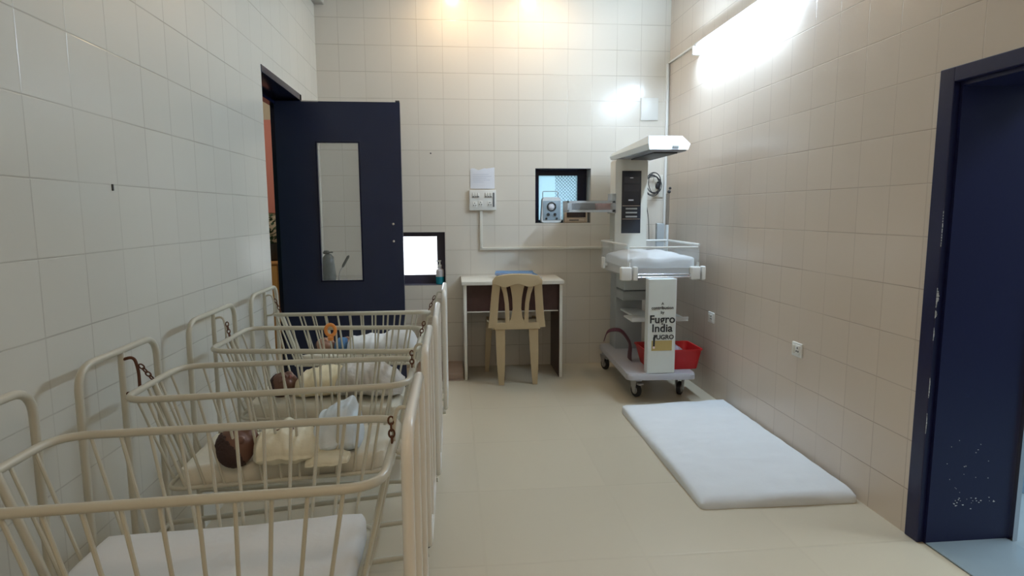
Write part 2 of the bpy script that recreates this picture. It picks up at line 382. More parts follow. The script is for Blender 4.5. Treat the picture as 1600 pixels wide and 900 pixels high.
# leaf, swung into the room through the opening, parallel to the back wall
LY0, LY1, LX0, LX1, LZ = 4.395, 4.432, -1.192, -0.352, 2.036
gx0, gx1, gz0, gz1 = -0.921, -0.640, 0.809, 1.761
leaf = struct(thing('door_2', (LX0, (LY0 + LY1) / 2, 0), 'open navy painted door leaf with a tall narrow glass panel', 'door'))
b = MB(); b.box((LX0, LY0, 0.012), (gx0, LY1, LZ)); b.box((gx1, LY0, 0.012), (LX1, LY1, LZ)); b.box((gx0, LY0, 0.012), (gx1, LY1, gz0)); b.box((gx0, LY0, gz1), (gx1, LY1, LZ))
b.build('door_panel', M_['navy_door'], leaf, smooth=False)
b = MB(); b.box((gx0, (LY0 + LY1) / 2 - .003, gz0), (gx1, (LY0 + LY1) / 2 + .003, gz1)); b.build('glass_pane', M_['pane'], leaf, smooth=False)
b = MB()
for a, c in (((gx0 - .008, LY0 - .006, gz0 - .008), (gx0 + .002, LY0, gz1 + .008)), ((gx1 - .002, LY0 - .006, gz0 - .008), (gx1 + .008, LY0, gz1 + .008)), ((gx0 + .002, LY0 - .006, gz0 - .008), (gx1 - .002, LY0, gz0 + .002)), ((gx0 + .002, LY0 - .006, gz1 - .002), (gx1 - .002, LY0, gz1 + .008))): b.box(a, c)
b.build('glazing_bead', M_['navy'], leaf, smooth=False)
for z in (1.203, 1.082):
    b = MB(); b.lathe([(0.001, -0.006), (0.008, -0.005), (0.009, 0)], (-0.417, LY0, z), 'Y', 16); b.build('screw', M_['steel'], leaf)
b = MB(); b.box((LX1 - .03, LY0 + .004, LZ), (LX1 - .002, LY1 - .004, LZ + .012), 0.002); b.build('top_bolt', M_['dark'], leaf)
b = MB(); b.box((-1.01, LY0 - .001, LZ - .004), (-0.90, LY1, LZ + .003)); b.build('top_strip', M_['cast'], leaf)

# right doorway: face frame, deep lining, threshold
f = MB()
f.box((XR - 0.006, 2.085, 0), (XR + 0.02, 2.152, 1.787), 0.003); f.box((XR - 0.006, 1.05, 1.735), (XR + 0.02, 2.085, 1.787), 0.003)
f.box((XR + 0.02, 2.072, 0), (XT + 0.01, 2.15, 1.787)); f.box((XR + 0.02, 1.05, 1.72), (XT + 0.01, 2.072, 1.787))
dr = struct(f.build('door_3', M_['navy_jamb'], smooth=False))
# chipped paint patches on the lining
cp = MB()
def chip(x, z, w, h, y=2.0705):
    n = 7; pts = []
    for k in range(n):
        a = 2 * PI * k / n; rr = random.uniform(0.55, 1.0)
        pts.append((x + math.cos(a) * w * rr, y, z + math.sin(a) * h * rr))
    cp.prism(pts, (0, 0.002, 0))
for k in range(26): chip(random.uniform(1.90, 2.08), 0.165 + random.gauss(0, 0.012), random.uniform(.001, .005), random.uniform(.001, .003))
for k in range(16): chip(random.uniform(1.86, 2.05), random.uniform(.20, .42), random.uniform(.001, .003), random.uniform(.001, .003))
cp.build('paint_chip', M_['chip'], dr, smooth=False)
cp = MB()
for z0, z1, w in ((0.925, 1.0, .004), (0.885, 0.915, .003), (0.58, 0.66, .0012), (0.44, .52, .0008), (0.80, .85, .001), (1.15, 1.28, .0006)):
    n = 13
    for k in range(n):
        z = z0 + (z1 - z0) * k / n; ww = w * math.sin(PI * (k + .5) / n) * random.uniform(.5, 1.5); cp.box((XR - 0.0068, 2.0836, z), (XR - 0.0062 + ww * 2, 2.0853, z + (z1 - z0) / n * random.uniform(.5, 1)))
cp.build('paint_chip', M_['chip'], dr, smooth=False)
b = MB(); b.box((XT + 0.01, 2.055, 0), (XT + 0.03, 2.15, 1.787)); b.build('edge_strip', M_['steel'], dr, smooth=False)
b = MB(); b.box((XR + 0.02, 1.05, 0.0005), (XT, 2.072, 0.006), 0.002); struct(b.build('trim_3', M_['marble']))

# windows on the back wall
wn = struct(thing('window_1', ((w1[0] + w1[1]) / 2, YB + .12, w1[2]), 'small bright hatch window beside the open door', 'window'))
fy0, fy1 = YB + 0.11, YB + 0.15
b = MB(); x0, x1, z0, z1 = w1
px0, px1, pz0, pz1 = -0.45, -0.135, 0.765, 1.085
for a, c in (((x0, fy0, z0), (px0, fy1, z1)), ((px1, fy0, z0), (x1, fy1, z1)), ((px0, fy0, z0), (px1, fy1, pz0)), ((px0, fy0, pz1), (px1, fy1, z1))): b.box(a, c)
b.build('window_frame', M_['slate'], wn, smooth=False)
b = MB(); b.box((x0, YB + .002, z0), (x1, fy0, z0 + .004)); b.box((x1 - .004, YB + .002, z0), (x1, fy0, z1)); b.box((x0, YB + .002, z1 - .004), (x1, fy0, z1)); b.build('window_lining', M_['slate'], wn, smooth=False)
b = MB(); b.box((px0, fy0 + .015, pz0), (px1, fy0 + .02, pz1)); b.build('window_pane', M_['win_glass'], wn, smooth=False)
wn = struct(thing('window_2', ((w2[0] + w2[1]) / 2, YB + .16, w2[2]), 'small window with wire mesh behind two devices', 'window'))
b = MB(); x0, x1, z0, z1 = w2; fy0, fy1 = YB + 0.165, YB + 0.205
px0, px1, pz0, pz1 = 0.728, 1.060, 1.215, 1.588
for a, c in (((x0, fy0, z0), (px0, fy1, z1)), ((px1, fy0, z0), (x1, fy1, z1)), ((px0, fy0, z0), (px1, fy1, pz0)), ((px0, fy0, pz1), (px1, fy1, z1))): b.box(a, c)
b.build('window_frame', M_['navy'], wn, smooth=False)
b = MB(); b.box((x0, YB + .003, z1 - .006), (x1, fy0, z1)); b.box((x0, YB + .003, z0), (x0 + .006, fy0, z1)); b.build('window_lining', M_['navy'], wn, smooth=False)
b = MB(); b.box((px0, fy0 + .03, pz0), (px1, fy0 + .034, pz1)); b.build('window_pane', M_['frost'], wn, smooth=False)
b = MB(); s_ = 0.028; xm0 = 0.87
k = -20
while k < 30:   # diamond wire mesh over the right half of the pane
    for sg in (1, -1):
        # line x = xm0 + t, z = pz0 + sg*t + k*s_
        pts = []
        for t_ in (0, px1 - xm0):
            pts.append((t_, sg * t_ + k * s_ + 0.0))
        (ta, za), (tb, zb) = pts; H_ = pz1 - pz0
        def clipz(ta, za, tb, zb):
            if za == zb: return None
            ts = sorted([(0 - za) / (zb - za), (H_ - za) / (zb - za)]); lo, hi = max(0, ts[0]), min(1, ts[1])
            return (lo, hi) if hi - lo > 0.02 else None
        cl = clipz(ta, za, tb, zb)
        if cl:
            q = [(xm0 + ta + (tb - ta) * c_, fy0 + .012, pz0 + za + (zb - za) * c_) for c_ in cl]
            b.tube(q, 0.0024, seg=5)
    k += 1
b.build('wire_mesh', M_['wire'], wn)

# ------------------------------------------------------------------ lamps
lamp = thing('tube_light', (XR - .03, 3.78, 2.45), 'glaring white fluorescent tube light mounted high on the right wall', 'lamp')
b = MB(); b.box((XR - .035, 3.14, 2.432), (XR, 4.42, 2.478), 0.006); b.build('batten', M_['white_plastic'], lamp)
b = MB(); b.tube([(XR - .040, 3.17, 2.412), (XR - .040, 4.39, 2.412)], 0.019, seg=16); b.build('tube', M_['tube_glow'], lamp)
for y in (3.155, 4.405):
    b = MB(); b.box((XR - .062, y - .012, 2.390), (XR - .001, y + .012, 2.45), 0.004); b.build('end_cap', M_['white_plastic'], lamp)
lamp = thing('tube_light', (0.35, YF + .05, 2.45), 'added fill tube, unseen, on the wall behind the camera', 'lamp')  # fill tube added out of view for some cool front light
b = MB(); b.box((-0.29, YF, 2.40), (0.99, YF + .035, 2.46), 0.006); b.build('batten', M_['white_plastic'], lamp)
b = MB(); b.tube([(-0.26, YF + .062, 2.43), (0.96, YF + .062, 2.43)], 0.016, seg=16); b.build('tube', M_['tube_glow_fill'], lamp)
for i, x in enumerate((0.02, 0.66)):
    lp = thing('ceiling_spot', (x, 4.72, ZC), ('left' if i == 0 else 'right') + ' of two warm recessed ceiling spots near the back wall', 'lamp', 'warm ceiling spots')
    b = MB(); b.lathe([(0.035, -0.004), (0.05, -0.012), (0.055, -0.001), (0.055, 0)], (x, 4.72, ZC), 'Z'); b.build('bezel', M_['white_plastic'], lp)
    b = MB(); b.lathe([(0.001, -0.006), (0.034, -0.006), (0.034, -0.003)], (x, 4.72, ZC), 'Z'); b.build('bulb', M_['lamp_glow'], lp)
    d = bpy.data.lights.new('spot_light', 'AREA'); d.shape = 'DISK'; d.size = 0.08; d.energy = SPOT_E; d.color = (1.0, 0.72, 0.44)
    o = bpy.data.objects.new('spot_light', d); COL.objects.link(o); o.parent = lp; o.location = (0, 0, -0.015)

# ------------------------------------------------------------------ cribs
CR = {}
def make_crib(key, head, foot, xf, near, far, zfar, label, zt=0.79):
    """head/foot: (y_near, y_far) of the end frames; near/far: (y at head end, y at foot end) of the basket rim"""
    xh = -0.955
    t = thing('crib', ((xh + xf) / 2, (head[0] + head[1]) / 2, 0), label, 'crib', 'white metal baby cribs along the left wall')
    zn = zt
    def arch(x, y0, y1, zt, zl, m, lab, r=0.0100, loop=False):
        b = MB(); ym = (y0 + y1) / 2; g = 1 if x > -.5 else -1; xl = x - .05 if loop else x
        if loop: b.tube(rounded_path([(x, y0, zl), (x, y0, zt), (x, y1, zt), (x, y1, zl)], 0.07, True, 8), r, True, 14)
        else: b.tube(rounded_path([(x, y0, 0.02), (x, y0, zt), (x, y1, zt), (x, y1, 0.02)], 0.07, n=8), r, seg=14); b.tube([(x, y0, zl), (x, y1, zl)], r * 0.8)
        b.tube([(x, ym, zl), (x, ym, zt)], r * 0.9)
        fr = b.build(lab, m, t)
        lys = (y0 + .05, y1 - .05) if loop else (y0, y1)
        for y in lys:
            if loop:
                b = MB(); b.tube(rounded_path([(x, y, zl), (xl, y, zl - .03), (xl, y, .02)], .03), r); b.build('leg', m, fr)
            b = MB(); b.lathe([(0.013, 0), (0.015, 0.004), (0.015, 0.03), (0.0115, 0.034)], (xl, y, 0), 'Z', 16); b.build('rubber_foot', M_['rubber'], fr)
        return fr
    hf = arch(xh, head[0], head[1], 0.893, 0.26, M_['crib'], 'head_frame')
    ff = arch(xf, foot[0], foot[1], 0.893, 0.30, M_['crib_light'], 'foot_frame', 0.0115, True)
    # under-shelf: two stretchers with slats between the end frames
    for (ya, yb) in ((head[0], foot[0]), (head[1], foot[1]), ((head[0] + head[1]) / 2, (foot[0] + foot[1]) / 2)):
        b = MB(); b.tube([(xh, ya, 0.26), (xf, yb, 0.292)], 0.0085); b.build('stretcher', M_['crib'], t)
    # basket
    xa, xb = -0.885, -0.135
    A = Vector((xa, near[0], zn)); B_ = Vector((xb, near[1], zn)); C = Vector((xb, far[1], zfar)); D = Vector((xa, far[0], zfar))
    rim = rounded_path([A, B_, C, D], 0.075, True, 7)
    b = MB(); b.tube(rim, 0.0095, True, 12); rimo = b.build('top_rail', M_['crib'], t)
    def low(p, iy, ix):
        return Vector((p.x + ix, p.y + iy, p.z - 0.262))
    A2, B2, C2, D2 = low(A, .022, .085), low(B_, .022, -.06), low(C, -.022, -.06), low(D, -.022, .085)
    b = MB(); b.tube(rounded_path([A2, B2, C2, D2], 0.05, True, 6), 0.0065, True, 10); b.build('bottom_rail', M_['crib'], t)
    # bars: each its own
    def bars(p, q, p2, q2, n, m0, m1):
        for i in range(n):
            u = m0 + (m1 - m0) * i / (n - 1); a = p.lerp(q, u); c = p2.lerp(q2, u)
            b = MB(); b.tube([a, c], 0.0042, seg=8); b.build('bar', M_['crib'], t)
    bars(A, B_, A2, B2, 11, .09, .91); bars(D, C, D2, C2, 11, .09, .91)
    bars(A, D, A2, D2, 4, .2, .8); bars(B_, C, B2, C2, 4, .2, .8)
    # end straps, hooks and rusty chains
    for e, (p, q, p2, q2, xo, fr) in enumerate(((A, D, A2, D2, xh, hf), (B_, C, B2, C2, xf, ff))):
        a = p.lerp(q, .5); c = p2.lerp(q2, .5); sg = 1 if e == 0 else -1
        b = MB(); b.tube([a, c], 0.0085, seg=10); b.build('end_strap', M_['crib'], t)
        yo = sum(head if e == 0 else foot) / 2
        b = MB(); b.tube(rounded_path([(xo, yo, .865), (xo + sg * .035, yo, .875), (xo + sg * .045, yo, .835), (xo + sg * .045, yo, .77), (xo, yo, .765)], .02), .0045, seg=8); b.build('hook_bracket', M_['rust'] if e == 0 and key == 'B' else M_['crib'], t)
        h = Vector((xo + sg * .05, yo, .85)); g = a + Vector((0, 0, .008)); n = 4
        b = MB()
        for k in range(n):
            u0, u1 = k / n, (k + 1) / n; p0 = h.lerp(g, u0); p1 = h.lerp(g, u1); d_ = (p1 - p0); mid = (p0 + p1) / 2; L_ = d_.length * .62
            dn = d_.normalized(); sd = Vector((0, 1, 0)) if k % 2 else dn.cross(Vector((0, 1, 0))).normalized()
            b.tube([mid + dn * (L_ * math.cos(w_)) + sd * (.006 * math.sin(w_)) for w_ in [2 * PI * j / 12 for j in range(12)]], .0022, True, 6)
        b.build('chain', M_['rust'], t)
    # sheet-metal tray the mattress lies on
    b = MB(); zt_ = A2.z - 0.004
    b.loft([[A2 + Vector((.01, .01, -.004)), B2 + Vector((-.01, .01, -.004)), C2 + Vector((-.01, -.01, -.004)), D2 + Vector((.01, -.01, -.004))], [A2 + Vector((.01, .01, 0)), B2 + Vector((-.01, .01, 0)), C2 + Vector((-.01, -.01, 0)), D2 + Vector((.01, -.01, 0))]])
    b.build('base_tray', M_['crib'], t, smooth=False)
    CR[key] = (A2, B2, C2, D2); return t
make_crib('A', (1.01, 1.445), (1.06, 1.50), -.088, (1.030, 1.075), (1.405, 1.455), .79, 'nearest cream metal crib, empty, with white mattress showing through its bars')
make_crib('B', (1.615, 2.03), (1.70, 2.12), -.085, (1.665, 1.735), (2.035, 2.07), .79, 'cream metal crib holding the baby with cream and pale blue wraps')
make_crib('C', (2.275, 2.745), (2.20, 2.66), -.07, (2.255, 2.165), (2.70, 2.63), .79, 'cream metal crib with the orange ring toy hanging on its rail')
make_crib('D', (2.965, 3.39), (2.98, 3.41), -.05, (3.05, 3.03), (3.37, 3.38), .738, 'farthest cream metal crib, just before the open navy door')

def soft_slab(corners, h, rad, m, name, parent=None, wob=0.006, seed=0, nx=26, ny=16, puff=0.01, label=None, zfun=None, wr=0.0):
    """cushion-like slab over four bottom corners (near-left, near-right, far-right, far-left)"""
    A, B_, C, D = [Vector(c) for c in corners]
    b = MB(); W_ = ((B_ - A).length + (C - D).length) / 2; H_ = ((D - A).length + (C - B_).length) / 2
    def pt(u, v):
        # round the corners of the unit rectangle
        x = (u - .5) * W_; y = (v - .5) * H_; hx, hy = W_ / 2, H_ / 2
        dx, dy = max(0, abs(x) - (hx - rad)), max(0, abs(y) - (hy - rad))
        if dx > 0 and dy > 0:
            m_ = max(dx, dy); L_ = math.hypot(dx, dy); k_ = m_ / L_
            x = math.copysign(hx - rad + dx * k_, x); y = math.copysign(hy - rad + dy * k_, y)
        return x / W_ + .5, y / H_ + .5
    def P(u, v, z, layer):
        u2, v2 = pt(u, v); p = A.lerp(B_, u2).lerp(D.lerp(C, u2), v2)
        e = min(u2, 1 - u2) * W_, min(v2, 1 - v2) * H_; ed = min(e)
        if layer == 1:
            rr = h * 0.42; d = min(1, ed / rr); z = h - rr * (1 - math.sqrt(max(0, 1 - (1 - d) ** 2)))
            z -= wr * abs(noise.noise(Vector((u2 * W_ * 5 + v2 * H_ * 2.5 + seed * 3, v2 * H_ * 11 - u2 * 2, 1.7)))) * min(1, ed / .01) if wr else 0
            z += puff * min(1, ed / .08) + wob * noise.noise(Vector((u2 * W_ * 7 + seed, v2 * H_ * 7, seed * .7)))
            if zfun: z += zfun(u2, v2)
        else: z = 0
        return p + Vector((0, 0, z))
    us = [0, .01, .025, .045] + [.07 + .86 * i / nx for i in range(nx + 1)] + [.955, .975, .99, 1]
    vs2 = [0, .015, .035, .06] + [.09 + .82 * i / ny for i in range(ny + 1)] + [.94, .965, .985, 1]
    top = [[b.bm.verts.new(P(u, v, 0, 1)) for u in us] for v in vs2]
    bot = [[b.bm.verts.new(P(u, v, 0, 0)) for u in us] for v in vs2]
    nv, nu = len(vs2), len(us)
    for j in range(nv - 1):
        for i in range(nu - 1):
            b.bm.faces.new([top[j][i], top[j][i + 1], top[j + 1][i + 1], top[j + 1][i]]); b.bm.faces.new([bot[j][i], bot[j + 1][i], bot[j + 1][i + 1], bot[j][i + 1]])
    for i in range(nu - 1):
        b.bm.faces.new([bot[0][i], bot[0][i + 1], top[0][i + 1], top[0][i]]); b.bm.faces.new([top[-1][i], top[-1][i + 1], bot[-1][i + 1], bot[-1][i]])
    for j in range(nv - 1):
        b.bm.faces.new([top[j][0], top[j + 1][0], bot[j + 1][0], bot[j][0]]); b.bm.faces.new([bot[j][-1], bot[j + 1][-1], top[j + 1][-1], top[j][-1]])
    return b.build(name, m, parent, label=label, angle=60)
def crib_mattress(key, label, m, seed):
    A2, B2, C2, D2 = CR[key]; c = (A2 + C2) / 2
    sh = Vector((0, 0, .0005))
    a = A2 + Vector((.02, .016, 0)) + sh; b_ = B2 + Vector((-.016, .016, 0)) + sh; c_ = C2 + Vector((-.016, -.016, 0)) + sh; d = D2 + Vector((.02, -.016, 0)) + sh
    o = soft_slab((a, b_, c_, d), .05, .05, m, 'crib_mattress', seed=seed, wob=.005, puff=.004, nx=44, ny=26, wr=.006)
    tag(o, label, 'mattress', 'mattresses in the cribs'); return o
crib_mattress('A', 'white sheeted mattress in the nearest, empty crib', M_['sheet'], 1)
crib_mattress('B', 'cream mattress under the baby with the pale blue wrap', M_['sheet_cream'], 5)
crib_mattress('C', 'cream mattress under the baby in pale yellow with a grey blanket', M_['sheet_cream'], 9)
crib_mattress('D', 'cream mattress in the farthest crib under the baby with a blue collar', M_['sheet_cream'], 13)

# ------------------------------------------------------------------ babies
def remesh(o, vox, sm=2):
    md = o.modifiers.new('r', 'REMESH'); md.mode = 'VOXEL'; md.voxel_size = vox; md.use_smooth_shade = True
    m2 = o.modifiers.new('s', 'SMOOTH'); m2.iterations = sm; m2.factor = .6
def cloth_blob(prof, m, name, parent, seed=0, fold=.006, fs=28, zb=.0):
    """prof rows: x, y_centre, half_width, z_bottom, z_top -> folded cloth mound lying on the mattress"""
    b = MB(); rings = []; n = 36
    # densify
    rows = []
    for i in range(len(prof) - 1):
        for k in range(8):
            t = k / 8; t2 = t * t * (3 - 2 * t); rows.append([prof[i][j] * (1 - (t if j == 0 else t2)) + prof[i + 1][j] * (t if j == 0 else t2) for j in range(5)])
    rows.append(list(prof[-1]))
    for (x, yc, hw, z0, z1) in rows:
        ring = []
        for k in range(n):
            a = 2 * PI * k / n; cy, sz = math.cos(a), math.sin(a)
            yy = yc + hw * math.copysign(abs(cy) ** .8, cy)
            zz = z0 + (z1 - z0) * ((sz + 1) / 2 if sz < 0 else .5 + sz ** .9 * .5)
            if sz < 0: zz = z0 + (z1 - z0) * (.5 + .5 * sz); yy = yc + (yy - yc) * (1.12 if sz < -.2 else 1)
            p = Vector((x, yy, zz))
            nn = noise.noise(Vector((x * fs * .5 + seed, yy * fs, zz * fs * .8))) * fold + abs(noise.noise(Vector((x * fs * 1.4, yy * fs * .4 + seed, zz * fs * .5)))) * fold * 1.4
            ring.append(p + (p - Vector((x, yc, (z0 + z1) / 2))).normalized() * nn)
        rings.append(ring)
    b.loft(rings); o = b.build(name, m, parent, angle=70)
    md = o.modifiers.new('sub', 'SUBSURF'); md.levels = 1; md.render_levels = 1
    return o
def baby(head, r, face, feet, label, skin, hair_cut, hands=None):
    """head centre, radius, unit direction the face looks, point at the feet"""
    H_ = Vector(head); ft = Vector(feet); ax = (ft - H_).normalized(); fc = Vector(face); fc = (fc - ax * fc.dot(ax)).normalized(); sd = ax.cross(fc).normalized()
    R = Matrix((sd, fc, -ax)).transposed().to_4x4()   # local: x side, y face, z crown
    t = thing('person', (H_.x, H_.y, H_.z - r), label, 'baby')
    b = MB()
    def L(x, y, z): return H_ + sd * x * r + fc * y * r - ax * z * r
    def bl(x, y, z, rx, ry, rz, sub=3): b.ball(L(x, y, z), (rx * r, ry * r, rz * r), sub, R)
    bl(0, -.08, .12, .88, 1.02, .92, 4); bl(0, .25, -.3, .68, .62, .68)            # skull, lower face
    bl(.38, .55, -.32, .34, .3, .34); bl(-.38, .55, -.32, .34, .3, .34)             # cheeks
    bl(0, .95, -.12, .12, .15, .12, 2); bl(0, .90, .02, .07, .10, .2, 2)            # nose
    bl(.07, .97, -.16, .06, .08, .06, 2); bl(-.07, .97, -.16, .06, .08, .06, 2)
    bl(0, .82, -.45, .2, .12, .05, 2); bl(0, .79, -.54, .17, .12, .05, 2); bl(0, .66, -.72, .2, .2, .16, 2)  # lips, chin
    for s_ in (1, -1):
        bl(.87 * s_, -.02, -.08, .10, .2, .25, 2); bl(.30 * s_, .84, .08, .17, .10, .09, 2); bl(.3 * s_, .84, .25, .24, .08, .05, 2)
    b.tube([L(0, -.05, -.5), L(0, -.05, -1.2)], .42 * r); bl(0, -.05, -1.9, .95, .55, 1.0); bl(0, -.05, -3.0, .8, .55, .95)
    for s_ in (1, -1):   # arms along the body, under the wrap
        b.tube([L(.85 * s_, 0, -1.35), L(1.05 * s_, .15, -2.1), L(.75 * s_, .30, -2.6)], [.22 * r, .18 * r, .14 * r])
        b.tube([L(.35 * s_, 0, -3.3), L(.6 * s_, .40, -4.1), L(.25 * s_, .2, -4.9)], [.38 * r, .3 * r, .2 * r]); bl(.25 * s_, .35, -4.95, .16, .34, .18, 2)
    body = b.build('body', skin, t); remesh(body, r * .05)
    # closed eye lines and lips
    b = MB()
    for s_ in (1, -1): b.tube([L((.18 + .24 * k / 6) * s_, .925 - .04 * abs(k - 3) / 3, .05 - .03 * math.sin(PI * k / 6)) for k in range(7)], .014 * r, seg=6)
    b.build('eyelashes', M_['hair'], t)
    b = MB(); bl2 = lambda x, y, z, rx, ry, rz: b.ball(L(x, y, z), (rx * r, ry * r, rz * r), 2, R)
    bl2(0, .90, -.46, .17, .05, .035); bl2(0, .86, -.53, .14, .05, .035); b.build('lips', M_['lip'], t)
    # hair cap
    tb = bmesh.new(); bmesh.ops.create_icosphere(tb, subdivisions=5, radius=1)
    kill = [v for v in tb.verts if not (v.co.z > hair_cut + .55 * max(0, v.co.y) + .12 * noise.noise(v.co * 5) - .9 * max(0, -v.co.y))]
    bmesh.ops.delete(tb, geom=kill, context='VERTS')
    for v in tb.verts:
        q = v.co * (1.045 + .02 * noise.noise(v.co * 14)); v.co = Vector((q.x * .88 * r, (q.y * 1.02 - .08) * r, (q.z * .92 + .12) * r))
    tb.transform(R); tb.transform(Matrix.Translation(H_)); b = MB(); b._merge(tb); h = b.build('hair', M_['hair'], t)
    sl = h.modifiers.new('so', 'SOLIDIFY'); sl.thickness = .003
    return t
zm = .582
# baby in the second crib
t = baby((-.615, 1.735, .632), .056, (-.15, .55, .8), (-.32, 1.83, .62), 'baby lying on its back, dark hair, wrapped in cream and pale blue cloth', M_['skin'], .30)
cloth_blob([(-.565, 1.745, .045, zm, .650), (-.54, 1.75, .085, zm, .672), (-.49, 1.77, .10, zm, .676), (-.45, 1.78, .105, zm - .002, .662), (-.41, 1.79, .11, zm, .660), (-.375, 1.80, .07, zm, .63)], M_['cloth_cream'], 'swaddle', t, 3, .010)
cloth_blob([(-.435, 1.83, .06, zm, .63), (-.40, 1.83, .10, zm, .685), (-.355, 1.835, .11, zm, .708), (-.318, 1.84, .10, zm, .722), (-.300, 1.845, .085, zm, .690), (-.288, 1.85, .06, zm, .62)], M_['cloth_blue'], 'leg_wrap', t, 8, .009)
cloth_blob([(-.42, 1.70, .035, zm - .004, .60), (-.38, 1.71, .045, zm - .004, .612), (-.34, 1.715, .045, zm - .004, .608), (-.305, 1.72, .03, zm - .004, .598)], M_['cloth_cream'], 'loose_corner', t, 12, .005)
# baby in the third crib
t = baby((-.655, 2.37, .628), .052, (-.1, -.6, .8), (-.32, 2.42, .62), 'baby lying on its side, brown face, in pale yellow cotton under a grey blanket', M_['skin'], .22)
cloth_blob([(-.61, 2.375, .045, zm, .640), (-.58, 2.385, .085, zm, .672), (-.52, 2.40, .10, zm, .682), (-.46, 2.41, .10, zm, .680), (-.43, 2.41, .08, zm, .66)], M_['cloth_yellow'], 'romper', t, 21, .008)
cloth_blob([(-.455, 2.41, .10, zm, .655), (-.42, 2.41, .125, zm, .700), (-.36, 2.42, .135, zm, .700), (-.31, 2.42, .135, zm, .686), (-.25, 2.42, .13, zm, .655), (-.205, 2.42, .10, zm, .61)], M_['cloth_grey'], 'blanket', t, 25, .012)
# baby in the farthest crib
zd = .545
t = baby((-.665, 3.19, .598), .050, (-.1, -.6, .8), (-.3, 3.2, .58), 'small baby with a blue knitted collar under a white blanket in the farthest crib', M_['skin_light'], .45)
cloth_blob([(-.615, 3.19, .045, zd, .622), (-.595, 3.19, .065, zd, .640), (-.565, 3.19, .07, zd, .638), (-.545, 3.19, .05, zd, .61)], M_['knit_blue'], 'collar', t, 31, .003)
cloth_blob([(-.555, 3.20, .06, zd, .61), (-.53, 3.20, .10, zd, .640), (-.44, 3.20, .11, zd, .648), (-.38, 3.20, .11, zd, .645), (-.33, 3.20, .12, zd, .665), (-.28, 3.20, .125, zd, .682), (-.23, 3.2, .12, zd, .665), (-.185, 3.2, .08, zd, .60)], M_['sheet'], 'blanket', t, 35, .009)
# orange ring toy on the far rail of the third crib
ty = thing('ring_toy', (-.527, 2.655, .75), 'orange plastic ring toy hanging on a crib rail in front of the navy door', 'toy')
b = MB(); c0 = Vector((-.528, 2.640, .785)); b.tube([c0 + Vector((.020 * math.cos(a), 0, .024 * math.sin(a))) for a in [2 * PI * k / 28 for k in range(28)]], .0075, True, 12)
b.build('ring', M_['orange'], ty)
b = MB(); b.lathe([(.004, -.022), (.012, -.018), (.013, -.006), (.008, 0)], (-.528, 2.640, .760), 'Z', 18); b.build('pendant', M_['orange'], ty)

# ------------------------------------------------------------------ mattress on the floor
flm = soft_slab([(1.050, 2.425, .0), (1.768, 2.415, .0), (1.772, 3.80, .0), (1.062, 3.745, .0)], .05, .03, M_['sheet'], 'floor_mattress', seed=40, wob=.003, puff=.003, nx=46, ny=80, wr=.007,
    zfun=lambda u, v: -.018 * math.exp(-((u - .0) / .05) ** 2) * (.5 + .5 * math.sin(v * 9 + 2)) - .014 * math.exp(-(v / .03) ** 2) * (1 + math.sin(u * 8)) * .6 + .004 * math.exp(-(((v - .28) - .03 * math.sin(u * 5)) / .012) ** 2) * math.exp(-((u - .55) / .15) ** 2))
tag(flm, 'thin mattress in a white sheet lying on the floor by the right wall', 'mattress')
bt = MB(); bt.box((1.068, 2.44, .001), (1.75, 3.72, .012)); bt.build('mattress_underside', M_['mattress_side'], flm, smooth=False)

# ------------------------------------------------------------------ desk, files, chair
dk = thing('desk', (.45, 4.82, 0), 'white topped desk with dark brown modesty panel against the back wall', 'desk')
b = MB(); b.box((.058, 4.595, .735), (.842, 5.033, .763), .002); b.build('desk_top', M_['laminate'], dk)
for x in (.073, .808):
    b = MB(); b.box((x, 4.612, 0), (x + .022, 5.03, .735), .001); sp_ = b.build('side_panel', M_['laminate'], dk)
    b = MB(); xx = x + .0225 if x < .4 else x - .003; b.box((xx, 4.618, .002), (xx + .0025, 5.025, .733)); b.build('inner_veneer', M_['brown_lam'], sp_, smooth=False)
b = MB(); b.box((.0985, 4.66, .525), (.805, 4.678, .735)); b.build('modesty_panel', M_['brown_lam'], dk, smooth=False)
b = MB(); b.box((.0985, 4.655, .518), (.805, 4.682, .526)); b.build('edge_band', M_['laminate'], dk, smooth=False)
for i, (dx, a, lab) in enumerate(((0, -.04, 'blue card file at the bottom of the pile on the desk'), (.012, .05, 'blue card file in the middle of the pile on the desk'), (-.01, -.1, 'topmost blue card file of the pile on the desk'))):
    z = .7635 + i * .0165
    m = Matrix.Translation((.49 + dx, 4.83, z)) @ Matrix.Rotation(a, 4, 'Z')
    fl = thing('card_file', (.49 + dx, 4.83, z), lab, 'file', 'blue files on the desk')
    b = MB(); b.box((-.15, -.10, 0), (.15, .10, .0018), m=m); b.box((-.15, -.10, .013), (.15, .10, .015), m=m); b.box((-.15, -.10, .0018), (-.147, .10, .013), m=m); b.build('cover', M_['blue_card'], fl, smooth=False)
    b = MB(); b.box((-.146, -.094, .002), (.142, .094, .0125), m=m); b.build('page_block', M_['paper'], fl, smooth=False)
o = MB().box((.60, 4.74, .7635), (.69, 4.85, .775), .003).build('notepad', M_['paper']); tag(o, 'small pale notepad at the right of the blue files', 'notepad')

